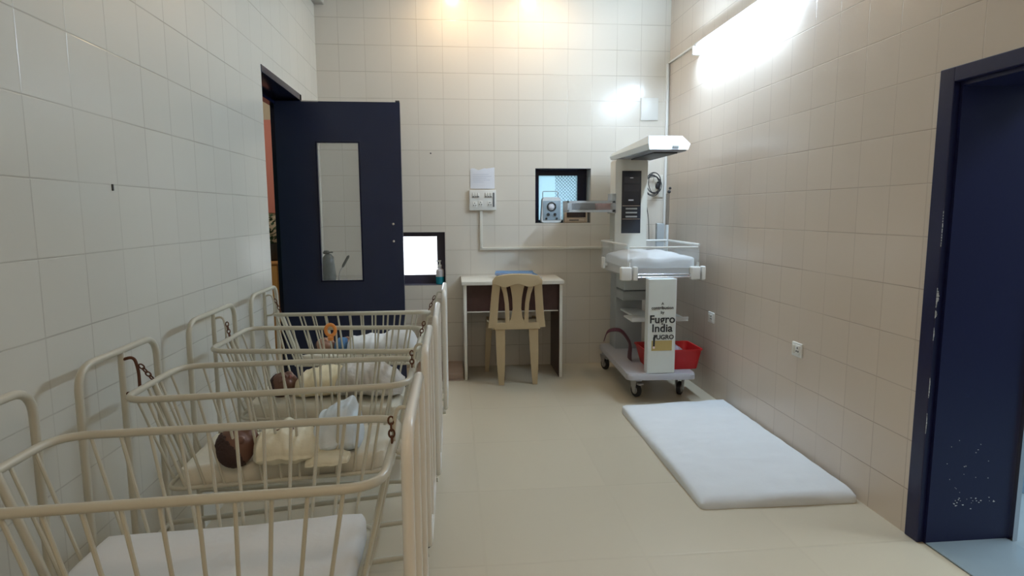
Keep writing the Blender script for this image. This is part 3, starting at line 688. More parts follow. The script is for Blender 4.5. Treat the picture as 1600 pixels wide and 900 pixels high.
ch = thing('plastic_chair', (.49, 4.55, 0), 'beige moulded plastic chair with slatted back, pulled up to the desk', 'chair')
def strip(cols, y_of, th=.012, sub=0):
    """cols: rows of (z, x_left, x_right); thick curved slat"""
    rings = []
    for (z, xl, xr) in cols:
        y = y_of(z); rings.append([(xl, y, z), ((xl + xr) / 2, y - .004, z), (xr, y, z), (xr, y + th, z), ((xl + xr) / 2, y + th - .002, z), (xl, y + th, z)])
    return rings
yb = lambda z: 4.42 - (z - .44) * .14 + .02 * math.sin(max(0, (z - .44)) / .4 * PI)
def dens(rows, n=6):
    out = []
    for i in range(len(rows) - 1):
        for k in range(n):
            t = k / n; out.append(tuple(a * (1 - t) + b_ * t for a, b_ in zip(rows[i], rows[i + 1])))
    return out + [rows[-1]]
# rows measured on the photo (z, x_left, x_right)
xc = .458
b = MB(); b.loft(strip(dens([(.44, .246, .31), (.52, .256, .316), (.66, .268, .325), (.77, .278, .335)]), yb)); b.build('back_post', M_['chair'], ch)
b = MB(); b.loft(strip(dens([(.44, 2 * xc - .31, 2 * xc - .246), (.52, 2 * xc - .316, 2 * xc - .256), (.66, 2 * xc - .325, 2 * xc - .268), (.77, 2 * xc - .335, 2 * xc - .278)]), yb)); b.build('back_post', M_['chair'], ch)
def mirrored(rows): return [(z, 2 * xc - r_, 2 * xc - l) for (z, l, r_) in rows]
sl = [(.46, .372, .405), (.54, .372, .402), (.62, .368, .398), (.69, .357, .388), (.77, .332, .372)]
for rows in (sl, mirrored(sl)):
    b = MB(); b.loft(strip(dens(rows), yb, .01)); b.build('back_slat', M_['chair'], ch)
b = MB(); b.loft(strip(dens([(.46, .392, .524), (.51, .415, .501), (.58, .427, .489), (.66, .423, .493), (.73, .412, .504), (.77, .400, .516)]), yb, .012)); b.build('back_slat', M_['chair'], ch)
# crest rail: arched top
b = MB(); rings = []
for i in range(25):
    u = i / 24; x = .276 + (2 * xc - .552) * u; e = abs(2 * u - 1)
    zt = .842 - .022 * e ** 2 - .028 * max(0, e - .86) / .14; zb = .757 + .012 * math.cos(u * 2 * PI * 2)
    dy = -.03 * (1 - (2 * u - 1) ** 2) + .01
    y0 = yb(.80) + dy * .4
    rings.append([(x, y0, zb), (x, y0 - .002, (zb + zt) / 2), (x, y0 + .002, zt - .004), (x, y0 + .007, zt), (x, y0 + .014, zt - .004), (x, y0 + .014, zb)])
b.loft(rings); b.build('crest_rail', M_['chair'], ch)
b = MB(); rings = []   # seat: dished, wider at the front
for j in range(15):
    v = j / 14; y = 4.425 + .40 * v; hw = .165 + .045 * min(1, v * 2.2); ring = []
    for i in range(15):
        u = i / 14; x = xc + (2 * u - 1) * hw; z = .455 - .018 * math.sin(PI * u) * math.sin(PI * min(1, v * 1.05)) - (.02 * max(0, v - .85) / .15)
        ring.append((x, y, z))
    ring += [(p[0], p[1], p[2] - .012) for p in reversed(ring)]
    rings.append(ring)
b.loft(rings); b.build('seat', M_['chair'], ch)
b = MB(); b.box((.29, 4.418, .425), (2 * xc - .29, 4.43, .475), .004); b.box((.282, 4.43, .42), (.29, 4.80, .452)); b.box((2 * xc - .29, 4.43, .42), (2 * xc - .282, 4.80, .452)); b.build('seat_apron', M_['chair'], ch)
def leg(x0t, x1t, x0b, x1b, yt, yb_, sgn):
    b = MB(); R_ = []
    for k in range(9):
        t = k / 8; z = .46 * (1 - t) + .001 * t; l = x0t * (1 - t) + x0b * t; r_ = x1t * (1 - t) + x1b * t; bl = .008 * math.sin(PI * t) ; y = yt * (1 - t) + yb_ * t; th = .03 * (1 - t) + .02 * t
        l -= bl * .5; r_ += bl * .5
        # L-shaped section open towards the seat centre
        ins = .006
        if sgn > 0: R_.append([(l, y, z), (r_, y, z), (r_, y + ins, z), (l + ins, y + ins, z), (l + ins, y + th, z), (l, y + th, z)])
        else: R_.append([(l, y, z), (r_, y, z), (r_, y + th, z), (r_ - ins, y + th, z), (r_ - ins, y + ins, z), (l, y + ins, z)])
    b.loft(R_); b.build('leg', M_['chair'], ch)
leg(.30, .37, .322, .362, 4.425, 4.435, 1); leg(.546, .616, .576, .612, 4.425, 4.435, -1)
leg(.255, .30, .24, .27, 4.80, 4.84, 1); leg(2 * xc - .30, 2 * xc - .255, 2 * xc - .27, 2 * xc - .24, 4.80, 4.84, -1)

# ------------------------------------------------------------------ radiant warmer
wm = thing('infant_warmer', (1.40, 4.42, 0), 'white infant radiant warmer on castors in the back right corner', 'warmer')
b = MB()
P = rounded_path([(1.140, 3.885, 0), (1.610, 3.865, 0), (1.625, 4.86, 0), (1.185, 4.88, 0)], .05, True, 6)
b.loft([[p + Vector((0, 0, .165)) for p in P], [p + Vector((0, 0, .195)) for p in P], [(p + Vector((0, 0, .205))) .lerp(Vector((1.4, 4.43, .205)), .015) for p in P]])
base = b.build('base', M_['warmer_slab'], wm)
b = MB(); b.box((1.20, 4.00, .145), (1.60, 4.06, .165)); b.box((1.22, 4.78, .145), (1.60, 4.84, .165)); b.build('cross_member', M_['rubber'], wm, smooth=False)
def caster(x, y, rot):
    c = Vector((x, y, .048)); R = Matrix.Rotation(rot, 4, 'Z')
    b = MB(); b.lathe([(.030, -.014), (.044, -.014), (.048, -.009), (.048, .009), (.044, .014), (.030, .014)], (0, 0, 0), 'X', 30)
    for v in b.bm.verts: v.co = R @ v.co + c
    w = b.build('caster', M_['rubber'], wm)
    b = MB(); b.lathe([(.001, -.017), (.026, -.017), (.029, -.012), (.029, .012), (.026, .017), (.001, .017)], (0, 0, 0), 'X', 24)
    for v in b.bm.verts: v.co = R @ v.co + c
    b.build('hub', M_['cast'], w)
    b = MB()
    for s_ in (-1, 1):
        pts = [(s_ * .020, -.014, -.012), (s_ * .020, .012, -.012), (s_ * .020, .040, .068), (s_ * .020, -.030, .068)]
        b.prism(pts, (.004 * s_, 0, 0))
    b.box((-.024, -.030, .066), (.024, .042, .074)); b.lathe([(.016, .074), (.016, .10)], (0, .02, 0), 'Z', 16)
    b.box((-.02, -.06, .045), (.02, -.028, .06), .004)
    for v in b.bm.verts: v.co = R @ v.co + c
    b.build('fork', M_['cast'], w)
caster(1.255, 4.06, .35); caster(1.575, 4.075, 2.5); caster(1.225, 4.82, .3); caster(1.575, 4.80, -.3)
b = MB(); b.box((1.276, 3.895, .205), (1.466, 3.965, .842), .004); fc = b.build('front_column', M_['warmer'], wm)
b = MB(); b.box((1.283, 3.8925, .21), (1.459, 3.8948, .838)); b.build('sign_panel', mat('pale_sign_board', (0.72, .76, .72), .5), fc, smooth=False)
yt = 3.8905; cx = 1.371
text_obj('A', .024, M_['ink'], 'lettering', fc, (cx, yt, .678), bold=.0004)
text_obj('contribution', .030, M_['ink'], 'lettering', fc, (cx, yt, .650), bold=.0004)
text_obj('by', .026, M_['ink'], 'lettering', fc, (cx, yt, .620), bold=.0004)
text_obj('Fugro', .075, M_['ink'], 'lettering', fc, (cx, yt, .572), bold=.0014)
text_obj('India', .075, M_['ink'], 'lettering', fc, (cx, yt, .512), bold=.0014)
text_obj('FUGRO', .042, M_['ink'], 'lettering', fc, (cx + .012, yt, .452), bold=.001)
b = MB(); b.box((cx - .070, yt, .362), (cx + .070, yt + .001, .430)); b.build('ochre_block', M_['gold'], fc, smooth=False)
b = MB(); b.prism([(cx - .060, yt - .001, .392), (cx - .048, yt - .001, .392), (cx - .046, yt - .001, .445), (cx - .038, yt - .001, .460), (cx - .032, yt - .001, .470), (cx - .052, yt - .001, .468), (cx - .060, yt - .001, .45)], (0, .001, 0)); b.build('emblem', M_['ink'], fc, smooth=False)
b = MB(); b.lathe([(.008, 0), (.008, .0012)], (cx - .054, yt - .0012, .384), 'Y', 16); b.build('emblem_dot', mat('pale_pink_dot', (.8, .62, .62), .6), fc)
# rear column: lower box, drawers, tall head unit
b = MB(); b.box((1.265, 4.66, .205), (1.475, 4.84, .86), .004); b.build('rear_column', M_['warmer_grey'], wm)
b = MB(); b.box((1.262, 4.44, .70), (1.50, 4.66, .835), .006); dr_ = b.build('drawer', mat('pale_drawer', (.55, .60, .60), .45), wm)
b = MB(); b.box((1.262, 4.46, .62), (1.50, 4.66, .69), .006); b.build('drawer', M_['warmer_grey'], wm)
b = MB(); b.box((1.235, 4.12, .515), (1.640, 4.34, .530), .005); b.box((1.235, 4.12, .530), (1.640, 4.126, .546)); b.box((1.30, 4.34, .515), (1.44, 4.66, .530)); b.build('shelf', M_['warmer'], wm)
b = MB(); b.prism([(1.234, 4.62, .86), (1.484, 4.62, .86), (1.484, 4.62, 1.66), (1.474, 4.62, 1.675), (1.244, 4.62, 1.675), (1.234, 4.62, 1.66)], (0, .15, 0)); hu = b.build('head_unit', mat('cream_head_unit', (.68, .67, .60), .4), wm)
b = MB(); b.box((1.284, 4.616, 1.118), (1.434, 4.622, 1.590), .002); pn = b.build('control_panel', M_['panel'], hu)
b = MB(); b.box((1.30, 4.613, 1.435), (1.42, 4.616, 1.485)); b.box((1.30, 4.613, 1.50), (1.42, 4.616, 1.545)); b.build('display', mat('smoked_display', (.05, .055, .07), .15), pn, smooth=False)
b = MB(); b.box((1.335, 4.6125, 1.365), (1.375, 4.6135, 1.375)); b.box((1.345, 4.6125, 1.535), (1.37, 4.6135, 1.54)); b.build('indicator', M_['paper'], pn, smooth=False)
for z in (1.305, 1.275, 1.245):
    b = MB(); b.box((1.315, 4.612, z - .006), (1.405, 4.616, z + .006), .002); b.build('button', M_['warmer_grey'], pn)
b = MB(); b.box((1.29, 4.6135, 1.225), (1.428, 4.6155, 1.229)); b.box((1.29, 4.6135, 1.325), (1.428, 4.6155, 1.329)); b.build('panel_line', M_['steel'], pn, smooth=False)
# heater hood, long box with sloping sides reaching over the bed
b = MB()
def hood_ring(y, x0, x1, z0, zm_, zt): return [(x0 + .01, y, z0), (x1 - .01, y, z0), (x1, y, zm_), (x1 - .035, y, zt), (x0 + .018, y, zt), (x0, y, zm_)]
h0 = hood_ring(3.945, 1.268, 1.548, 1.683, 1.720, 1.776); h0 = [(x, y + (.055 if z > 1.75 else (.012 if z < 1.70 else 0)), z) for x, y, z in h0]
b.loft([h0, hood_ring(4.80, 1.240, 1.500, 1.684, 1.712, 1.738), hood_ring(4.84, 1.242, 1.498, 1.690, 1.712, 1.734)])
hd = b.build('heater_hood', M_['warmer'], wm)
b = MB(); b.box((1.285, 3.965, 1.674), (1.530, 4.70, 1.685), .003); ug = b.build('reflector', M_['heater_under'], hd)
b = MB(); b.box((1.33, 4.02, 1.664), (1.49, 4.55, 1.673), .002); b.build('heating_grille', M_['dark'], hd)
b = MB(); b.box((1.43, 3.944, 1.69), (1.47, 3.96, 1.708), .001); b.build('latch', M_['warmer_grey'], hd)
b = MB(); b.lathe([(.03, 1.66), (.03, 1.69)], (1.31, 4.69, 0), 'Z', 20); b.lathe([(.03, 1.66), (.03, 1.69)], (1.41, 4.69, 0), 'Z', 20); b.build('swivel', M_['cast'], wm)
# side tray on an arm
st = MB(); st.box((1.205, 4.60, 1.27), (1.236, 4.74, 1.42), .004); st.build('arm_bracket', M_['warmer_grey'], wm)
b = MB()
x0, x1, y0, y1, z0, z1 = .862, 1.232, 4.60, 4.80, 1.285, 1.365
b.box((x0, y0, z0 - .006), (x1, y1, z0), .001); b.box((x0, y0, z1 - .014), (x1, y0 + .006, z1)); b.box((x0, y1 - .006, z0), (x1, y1, z1)); b.box((x0, y0 + .006, z0), (x0 + .006, y1 - .006, z1)); b.box((x0, y0, z0), (x1, y0 + .006, z0 + .012)); b.box((x0, y0, z0), (x0 + .01, y0 + .006, z1))
ac = b.build('instrument_tray', mat('grey_tray_rim', (.50, .53, .55), .35), wm, smooth=False)
b = MB(); b.box((x0 + .012, y0 + .0005, z0 + .013), (x1 - .01, y0 + .0045, z1 - .015)); b.build('tray_front', M_['acrylic'], ac, smooth=False)
b = MB(); b.box((.925, 4.62, 1.292), (1.08, 4.76, 1.348), .004); b.build('dark_insert', M_['dark'], ac)
b = MB(); b.box((1.095, 4.62, 1.292), (1.20, 4.76, 1.345), .004); b.build('red_label', mat('dull_red_label', (.35, .12, .09), .6), ac)
# bed with folding acrylic walls
b = MB()
P = rounded_path([(1.165, 4.0, 0), (1.645, 3.985, 0), (1.66, 4.64, 0), (1.15, 4.66, 0)], .04, True, 5)
cB = Vector((1.405, 4.33, 0))
b.loft([[p + (cB - p) * .06 + Vector((0, 0, .838)) for p in P], [p + Vector((0, 0, .852)) for p in P], [p + Vector((0, 0, .905)) for p in P]])
bed = b.build('bed_tray', mat('light_grey_bed_tray', (.55, .57, .58), .4), wm)
b = MB(); b.tube([(1.20, 3.972, .845), (1.62, 3.960, .845)], .007); b.tube([(1.20, 3.975, .865), (1.62, 3.963, .865)], .004); b.build('front_rail', M_['steel'], wm)
def corner_block(x, y, w=.055):
    b = MB(); b.box((x - w, y - .028, .826), (x + w * .25, y + .02, .916), .010); b.box((x + w * .42, y - .026, .824), (x + w * .95, y + .02, .918), .008); bb = b.build('corner_block', M_['white_plastic'], wm)
    b = MB(); b.tube([(x, y - .005, .91), (x, y - .005, .945)], .008); b.build('hinge_pin', M_['warmer'], bb)
corner_block(1.165, 3.985, .06); corner_block(1.635, 3.975, .052)
b = MB(); b.box((1.112, 4.50, .86), (1.135, 4.54, .945), .006); b.box((1.130, 4.51, .88), (1.155, 4.53, .90)); b.build('side_latch', M_['white_plastic'], wm)
wt = .006
for nm, q in (('near', [(1.172, 4.000), (1.638, 3.985)]), ('right', [(1.648, 3.995), (1.662, 4.63)]), ('far', [(1.655, 4.645), (1.155, 4.662)]), ('left', [(1.145, 4.655), (1.160, 4.005)])):
    (xa, ya), (xb, yb_) = q; d_ = Vector((xb - xa, yb_ - ya, 0)).normalized(); nrm = Vector((d_.y, -d_.x, 0)) * wt; top = 1.060 if nm != 'near' else 1.045
    z0 = .907
    b = MB(); b.prism([(xa, ya, z0), (xb, yb_, z0), (xb, yb_, top), (xa, ya, top)], nrm); wl = b.build('acrylic_wall', M_['acrylic'], wm, smooth=False)
    b = MB(); b.tube([Vector((xa, ya, top)) + nrm / 2, Vector((xb, yb_, top)) + nrm / 2], .0055 if nm == 'near' else .008, seg=8); b.build('edge_rail', M_['white_plastic'], wl)
md_ = soft_slab([(1.175, 4.006, .906), (1.635, 3.998, .906), (1.642, 4.63, .906), (1.165, 4.645, .906)], .062, .05, M_['sheet'], 'warmer_mattress', seed=61, wob=.016, puff=.028, wr=.010)
tag(md_, 'puffy white mattress in the raised bed of the infant warmer', 'mattress')
# tube pole and hooks at the back right of the bed
b = MB(); b.tube([(1.675, 4.70, .86), (1.675, 4.70, 1.185)], .012); b.tube([(1.645, 4.66, .86), (1.675, 4.70, .86)], .012); pl = b.build('pole', M_['warmer'], wm)
b = MB(); b.tube([(1.675, 4.70, 1.18), (1.675, 4.70, 1.42)], .014); b.build('flow_tube', M_['pole_brown'], pl)
b = MB(); b.ball((1.680, 4.69, 1.435), .014, 2); b.ball((1.687, 4.69, 1.462), .011, 2); b.build('knob', M_['dark'], pl)
b = MB(); b.box((1.60, 4.72, .90), (1.66, 4.76, 1.19), .006); b.build('rear_upright', M_['warmer_grey'], wm)
# red tub on the base with cloth inside
tb_ = thing('plastic_tub', (1.49, 4.12, .205), 'red plastic tub on the base of the warmer holding lilac cloth', 'tub')
b = MB(); n = .06
def rect(x0, x1, y0, y1, z, r): return [Vector(p) for p in rounded_path([(x0, y0, z), (x1, y0, z), (x1, y1, z), (x0, y1, z)], r, True, 5)]
b.loft([rect(1.330, 1.665, 3.985, 4.235, .2065, .03), rect(1.298, 1.690, 3.975, 4.262, .332, .03), rect(1.290, 1.698, 3.970, 4.268, .338, .03), rect(1.290, 1.698, 3.970, 4.268, .344, .03), rect(1.300, 1.688, 3.978, 4.258, .344, .03), rect(1.303, 1.684, 3.980, 4.255, .332, .03), rect(1.335, 1.66, 3.992, 4.228, .212, .03)])
b.build('basin', M_['red'], tb_)
cl = cloth_blob([(1.37, 4.12, .04, .22, .29), (1.42, 4.12, .075, .22, .345), (1.48, 4.12, .085, .22, .372), (1.54, 4.12, .085, .22, .356), (1.60, 4.12, .05, .22, .32)], M_['lilac'], 'folded_cloth', None, 71, .008)
tag(cl, 'crumpled lilac white cloth lying in the red tub', 'cloth')
# maroon sheet draped from the shelf to the base
b = MB(); rings = []
pth = rounded_path([(1.075, 4.27, .36), (1.095, 4.27, .425), (1.15, 4.27, .437), (1.20, 4.27, .43), (1.245, 4.27, .375), (1.272, 4.27, .32), (1.272, 4.29, .25), (1.275, 4.30, .2075)], .03, False, 4)
for i, p in enumerate(pth):
    u = i / (len(pth) - 1); w_ = .010 + .045 * u; th = .013
    rings.append([p + Vector((0, -w_, -th * .3)), p + Vector((.004, -w_ * .5, th)), p + Vector((.004, 0, th * .6)), p + Vector((.004, w_ * .6, th)), p + Vector((0, w_, 0)), p + Vector((-.004, 0, -th))])
b.loft(rings); o = b.build('rubber_sheet', M_['maroon'], angle=80); tag(o, 'maroon rubber strip curling up from the warmer base beside the red tub', 'sheet')

# ------------------------------------------------------------------ things on the window sills
mt_ = thing('gauge_meter', (.815, 5.10, 1.1925), 'white rounded meter with a round dial, left device on the window sill', 'meter')
b = MB(); P = [Vector((x, 0, z)) for x, _, z in [(p.x, 0, p.z) for p in rounded_path([(.726, 0, 1.1945), (.902, 0, 1.1945), (.890, 0, 1.405), (.738, 0, 1.405)], .03, True, 6)]]
b.loft([[p + Vector((0, 5.062, 0)) for p in P], [p + Vector((0, 5.055, 0)) + (Vector((.814, 0, 1.30)) - p) * .02 for p in P]] [::-1] + [[p + Vector((0, 5.12, 0)) for p in P]])
sh_ = b.build('shell', mat('white_meter_shell', (.74, .80, .84), .4), mt_)
b = MB(); b.box((.742, 5.050, 1.215), (.886, 5.056, 1.375), .003); fp = b.build('face_plate', M_['dial_face'], mt_)
b = MB(); b.tube([Vector((.814, 5.047, 1.327)) + Vector((.033 * math.cos(a), 0, .033 * math.sin(a))) for a in [2 * PI * k / 30 for k in range(30)]], .006, True, 8); b.build('dial_ring', M_['dark'], fp)
b = MB(); b.lathe([(.001, -.006), (.02, -.005), (.026, 0)], (.814, 5.050, 1.327), 'Y'); b.build('dial', M_['paper'], fp)
for x in (.786, .842):
    b = MB(); b.lathe([(.001, -.012), (.010, -.011), (.013, 0)], (x, 5.050, 1.262), 'Y', 18); b.build('knob', M_['dark'], fp)
for x in (.77, .858):
    b = MB(); b.lathe([(.001, -.008), (.008, -.007), (.009, 0)], (x, 5.050, 1.228), 'Y', 14); b.build('socket', M_['dark'], fp)
b = MB(); b.tube(rounded_path([(.745, 5.09, 1.40), (.745, 5.09, 1.452), (.872, 5.09, 1.452), (.872, 5.09, 1.40)], .012), .0035, seg=8); b.build('handle', M_['warmer_grey'], mt_)
mn = thing('monitor_box', (1.02, 5.10, 1.1925), 'beige boxy device with a dark screen, right device on the window sill', 'device')
b = MB(); b.box((.922, 5.045, 1.1935), (1.115, 5.14, 1.352), .008); b.build('shell', M_['beige'], mn)
b = MB(); b.box((.940, 5.040, 1.238), (1.098, 5.046, 1.340), .002); b.build('screen', mat('dark_brown_screen', (.035, .022, .022), .2), mn)
b = MB(); b.box((.945, 5.041, 1.205), (1.085, 5.046, 1.225), .002); b.build('label_strip', mat('tan_label', (.62, .50, .38), .5), mn)
b = MB(); b.box((.96, 5.0395, 1.211), (1.04, 5.0415, 1.219)); b.build('print', M_['ink'], mn, smooth=False)
bo = thing('sanitiser_bottle', (-.106, 5.09, .695), 'pump bottle of teal sanitiser on the sill of the bright hatch window', 'bottle')
b = MB(); b.lathe([(.001, 0), (.033, 0), (.035, .009), (.035, .062)], (-.112, 5.085, .6945), 'Z'); b.build('liquid', M_['gel'], bo)
b = MB(); b.lathe([(.035, .062), (.035, .105), (.030, .120), (.014, .130), (.014, .142)], (-.112, 5.085, .6945), 'Z'); b.build('bottle_body', M_['clearish'], bo)
b = MB(); b.lathe([(.015, .142), (.015, .160), (.006, .163), (.006, .185), (.012, .188), (.012, .196)], (-.112, 5.085, .6945), 'Z', 18); b.box((-.150, 5.078, .880), (-.105, 5.092, .889), .003); b.build('pump', M_['white_plastic'], bo)

# ------------------------------------------------------------------ wall fittings
sw = thing('switchboard', (.244, YB, 1.38), 'white switchboard with rows of switches on the back wall', 'switchboard')
b = MB(); b.box((.136, YB - .03, 1.298), (.352, YB, 1.462), .004); b.build('back_box', M_['white_plastic'], sw)
sm = mat('dark_switch_slot', (.12, .13, .14), .5)
for i, x in enumerate((.168, .188, .208, .270, .290, .310)):
    b = MB(); b.box((x - .007, YB - .036, 1.402), (x + .007, YB - .029, 1.436), .002); s1 = b.build('switch', M_['white_plastic'], sw)
    b = MB(); b.box((x - .0085, YB - .0315, 1.398), (x - .0068, YB - .030, 1.440)); b.box((x - .006, YB - .0372, 1.404), (x + .006, YB - .0358, 1.411)); b.build('slot', sm, s1, smooth=False)
for x, z in ((.225, 1.352), (.178, 1.345), (.300, 1.350)):
    b = MB(); b.box((x - .018, YB - .033, z - .022), (x + .018, YB - .029, z + .022), .003); s1 = b.build('socket', M_['white_plastic'], sw)
    b = MB()
    for dx, dz in ((0, .011), (-.009, -.007), (.009, -.007)): b.lathe([(.004, -.001), (.004, .001)], (x + dx, YB - .0335, z + dz), 'Y', 10)
    b.build('hole', M_['ink'], s1)
b = MB(); b.box((.325, YB - .034, 1.325), (.338, YB - .029, 1.44), .002); b.build('indicator_strip', sm, sw)
nt = thing('paper_notice', (.246, YB, 1.54), 'pale paper notice taped above the switchboard', 'notice')
b = MB(); nn = 12
for i in range(nn):
    for j in range(nn):
        pass
rings = []
top = [(.146 + .196 * i / nn, YB - .003 - .006 * math.sin(i / nn * PI), 1.628 + .008 * math.sin(i * 1.1) + (.01 if i > 8 else 0)) for i in range(nn + 1)]
bot = [(.146 + .196 * i / nn, YB - .004 - .008 * math.sin(i / nn * PI), 1.472) for i in range(nn + 1)]
b.loft([top + [(p[0], p[1] + .0012, p[2]) for p in reversed(top)], bot + [(p[0], p[1] + .0012, p[2]) for p in reversed(bot)]]); b.build('sheet', M_['paper'], nt, smooth=False)
b = MB()
for k, z in enumerate((1.585, 1.57, 1.555, 1.54, 1.525)): b.box((.165, YB - .0125, z), (.165 + (.13, .15, .11, .14, .09)[k], YB - .012, z + .0018))
b.build('written_line', mat('faint_blue_ink', (.5, .53, .62), .8), nt, smooth=False)
# conduit runs
b = MB(); b.box((.218, YB - .018, .985), (.240, YB, 1.298), .003); b.box((.218, YB - .018, .975), (1.62, YB, .997), .003); o = b.build('cable_trunking', M_['offwhite']); tag(o, 'cream cable trunking from the switchboard along the back wall', 'conduit')
o = MB().box((XR - .030, YB - .020, .85), (XR - .012, YB, 2.475), .003).build('cable_trunking', M_['white_plastic']); tag(o, 'white cable trunking running up the back wall in the right corner', 'conduit')
o = MB().box((XR - .014, 4.42, 2.475), (XR, YB - .001, 2.490), .003).build('cable_trunking', M_['white_plastic']); tag(o, 'short cable trunking on the right wall between the corner and the tube light', 'conduit')
o = MB().box((1.545, YB - .010, 2.025), (1.690, YB, 2.205), .003).build('blank_plate', M_['white_plastic']); tag(o, 'blank white cover plate high on the back wall near the corner', 'plate')
# coil of black cord on a hook plate in the corner
o = thing('socket_plate', (1.715, YB, 1.50), 'cream socket plate on the back wall behind the coiled cord', 'socket')
MB().box((1.665, YB - .012, 1.40), (1.745, YB, 1.585), .003).build('plate', M_['offwhite'], o)
b = MB(); b.box((1.69, YB - .04, 1.50), (1.72, YB - .011, 1.53), .004); b.build('plug', M_['rubber'], o)
cd = MB(); cc = Vector((1.645, 4.965, 1.505)); pts = []
for k in range(150):
    a = k / 150 * 2 * PI * 5.5; rr = .074 + .012 * math.sin(k * .31) + .008 * math.sin(k * .17)
    pts.append(cc + Vector((rr * math.cos(a) * (.8 + .1 * math.sin(k * .05)), .008 * math.sin(k * .23), rr * math.sin(a) * 1.05)))
tail = [Vector((1.585, 4.96, 1.50)), Vector((1.575, 4.95, 1.42)), Vector((1.580, 4.93, 1.33)), Vector((1.588, 4.90, 1.22)), Vector((1.580, 4.86, 1.12)), Vector((1.57, 4.82, 1.05))]
cd.tube(pts, .0032, seg=6)
def smoothp(P, n=5):
    out = []
    for i in range(len(P) - 1):
        p0, p1, p2, p3 = P[max(i - 1, 0)], P[i], P[i + 1], P[min(i + 2, len(P) - 1)]
        for k in range(n):
            t = k / n; out.append(.5 * ((2 * p1) + (p2 - p0) * t + (2 * p0 - 5 * p1 + 4 * p2 - p3) * t * t + (3 * p1 - p0 - 3 * p2 + p3) * t ** 3))
    return out + [P[-1]]
cd.tube(smoothp(tail), .0032, seg=6); cd.tube(smoothp([Vector((1.645, 4.97, 1.57)), Vector((1.68, 4.97, 1.56)), Vector((1.70, 4.985, 1.52))]), .0032, seg=6)
cd.ball((1.675, 4.955, 1.49), (.018, .012, .026), 2)
o = cd.build('power_cord', M_['rubber']); tag(o, 'black power cord coiled and hung beside the warmer column', 'cord')
# sockets on the right wall
def wall_socket(y, z, lab):
    t_ = thing('wall_socket', (XR, y, z), lab, 'socket', 'sockets on the right wall')
    MB().box((XR - .010, y - .045, z - .037), (XR, y + .045, z + .037), .003).build('plate', M_['white_plastic'], t_)
    b = MB(); b.box((XR - .014, y - .034, z - .026), (XR - .009, y + .006, z + .026), .002); s1 = b.build('socket_insert', M_['white_plastic'], t_)
    b = MB()
    for dy, dz in ((-.014, .012), (-.022, -.006), (-.006, -.006)): b.lathe([(.0045, -.001), (.0045, .001)], (XR - .0145, y + dy, z + dz), 'X', 10)
    b.build('hole', M_['ink'], s1)
    b = MB(); b.box((XR - .014, y + .012, z - .022), (XR - .009, y + .034, z + .022), .003); b.build('rocker_switch', M_['offwhite'], t_)
wall_socket(4.05, .55, 'small white wall socket nearer the warmer on the right wall')
wall_socket(2.975, .565, 'small white wall socket above the floor mattress')
# nail marks
o = MB().lathe([(.001, -.004), (.006, -.003), (.006, 0)], (-.168, YB, 1.752), 'Y', 10).build('nail', M_['dark']); tag(o, 'small dark nail in the back wall right of the navy door', 'nail')
o = MB().box((XL, 1.995, 1.352), (XL + .004, 2.002, 1.372), .001).build('nail', M_['dark']); tag(o, 'small dark nail in the left wall above the cribs', 'nail')

# ------------------------------------------------------------------ behind the glazed door
tr = thing('side_table', (-.80, 4.76, 0), 'small side table hidden behind the open navy door', 'table')
MB().box((-1.0, 4.58, .735), (-.55, 4.98, .757), .003).build('table_top', M_['laminate'], tr)
for x in (-.98, -.585):
    for y in (4.60, 4.945): MB().box((x, y, 0), (x + .022, y + .022, .735), .002).build('leg', M_['cast'], tr)
jr = thing('wrapped_device', (-.955, 4.74, .757), 'grey device under clear plastic seen through the door glass', 'device')
b = MB(); b.lathe([(.001, .757), (.05, .757), (.054, .80), (.050, .90), (.040, .95), (.022, .972), (.001, .978)], (-.945, 4.74, 0), 'Z', 20)
for v in b.bm.verts: v.co += Vector((1, 1, 0)) * .012 * noise.noise(v.co * 30)
b.build('plastic_wrap', mat('crinkled_grey_plastic', (.12, .14, .15), .2, noise_amt=.6, noise_scale=40), jr)
b = MB(); b.lathe([(.022, .975), (.026, .985), (.018, 1.0), (.001, 1.002)], (-.955, 4.74, 0), 'Z', 16); b.box((-.93, 4.73, .982), (-.905, 4.75, .992), .003); b.build('cap', M_['dark'], jr)
gl = thing('gooseneck_microphone', (-.865, 4.74, .757), 'black tipped gooseneck stand seen through the door glass', 'microphone')
b = MB(); b.tube(smoothp([Vector((-.868, 4.74, .765)), Vector((-.868, 4.74, .80)), Vector((-.860, 4.74, .84)), Vector((-.838, 4.74, .876))]), .004, seg=8); b.lathe([(.03, .757), (.028, .766), (.006, .770)], (-.868, 4.74, 0), 'Z', 20); b.build('stem', M_['cast'], gl)
b = MB(); b.tube([(-.840, 4.74, .873), (-.832, 4.74, .888), (-.795, 4.74, .952), (-.788, 4.74, .962)], [.006, .010, .010, .004], seg=12); b.build('tip', M_['rubber'], gl)

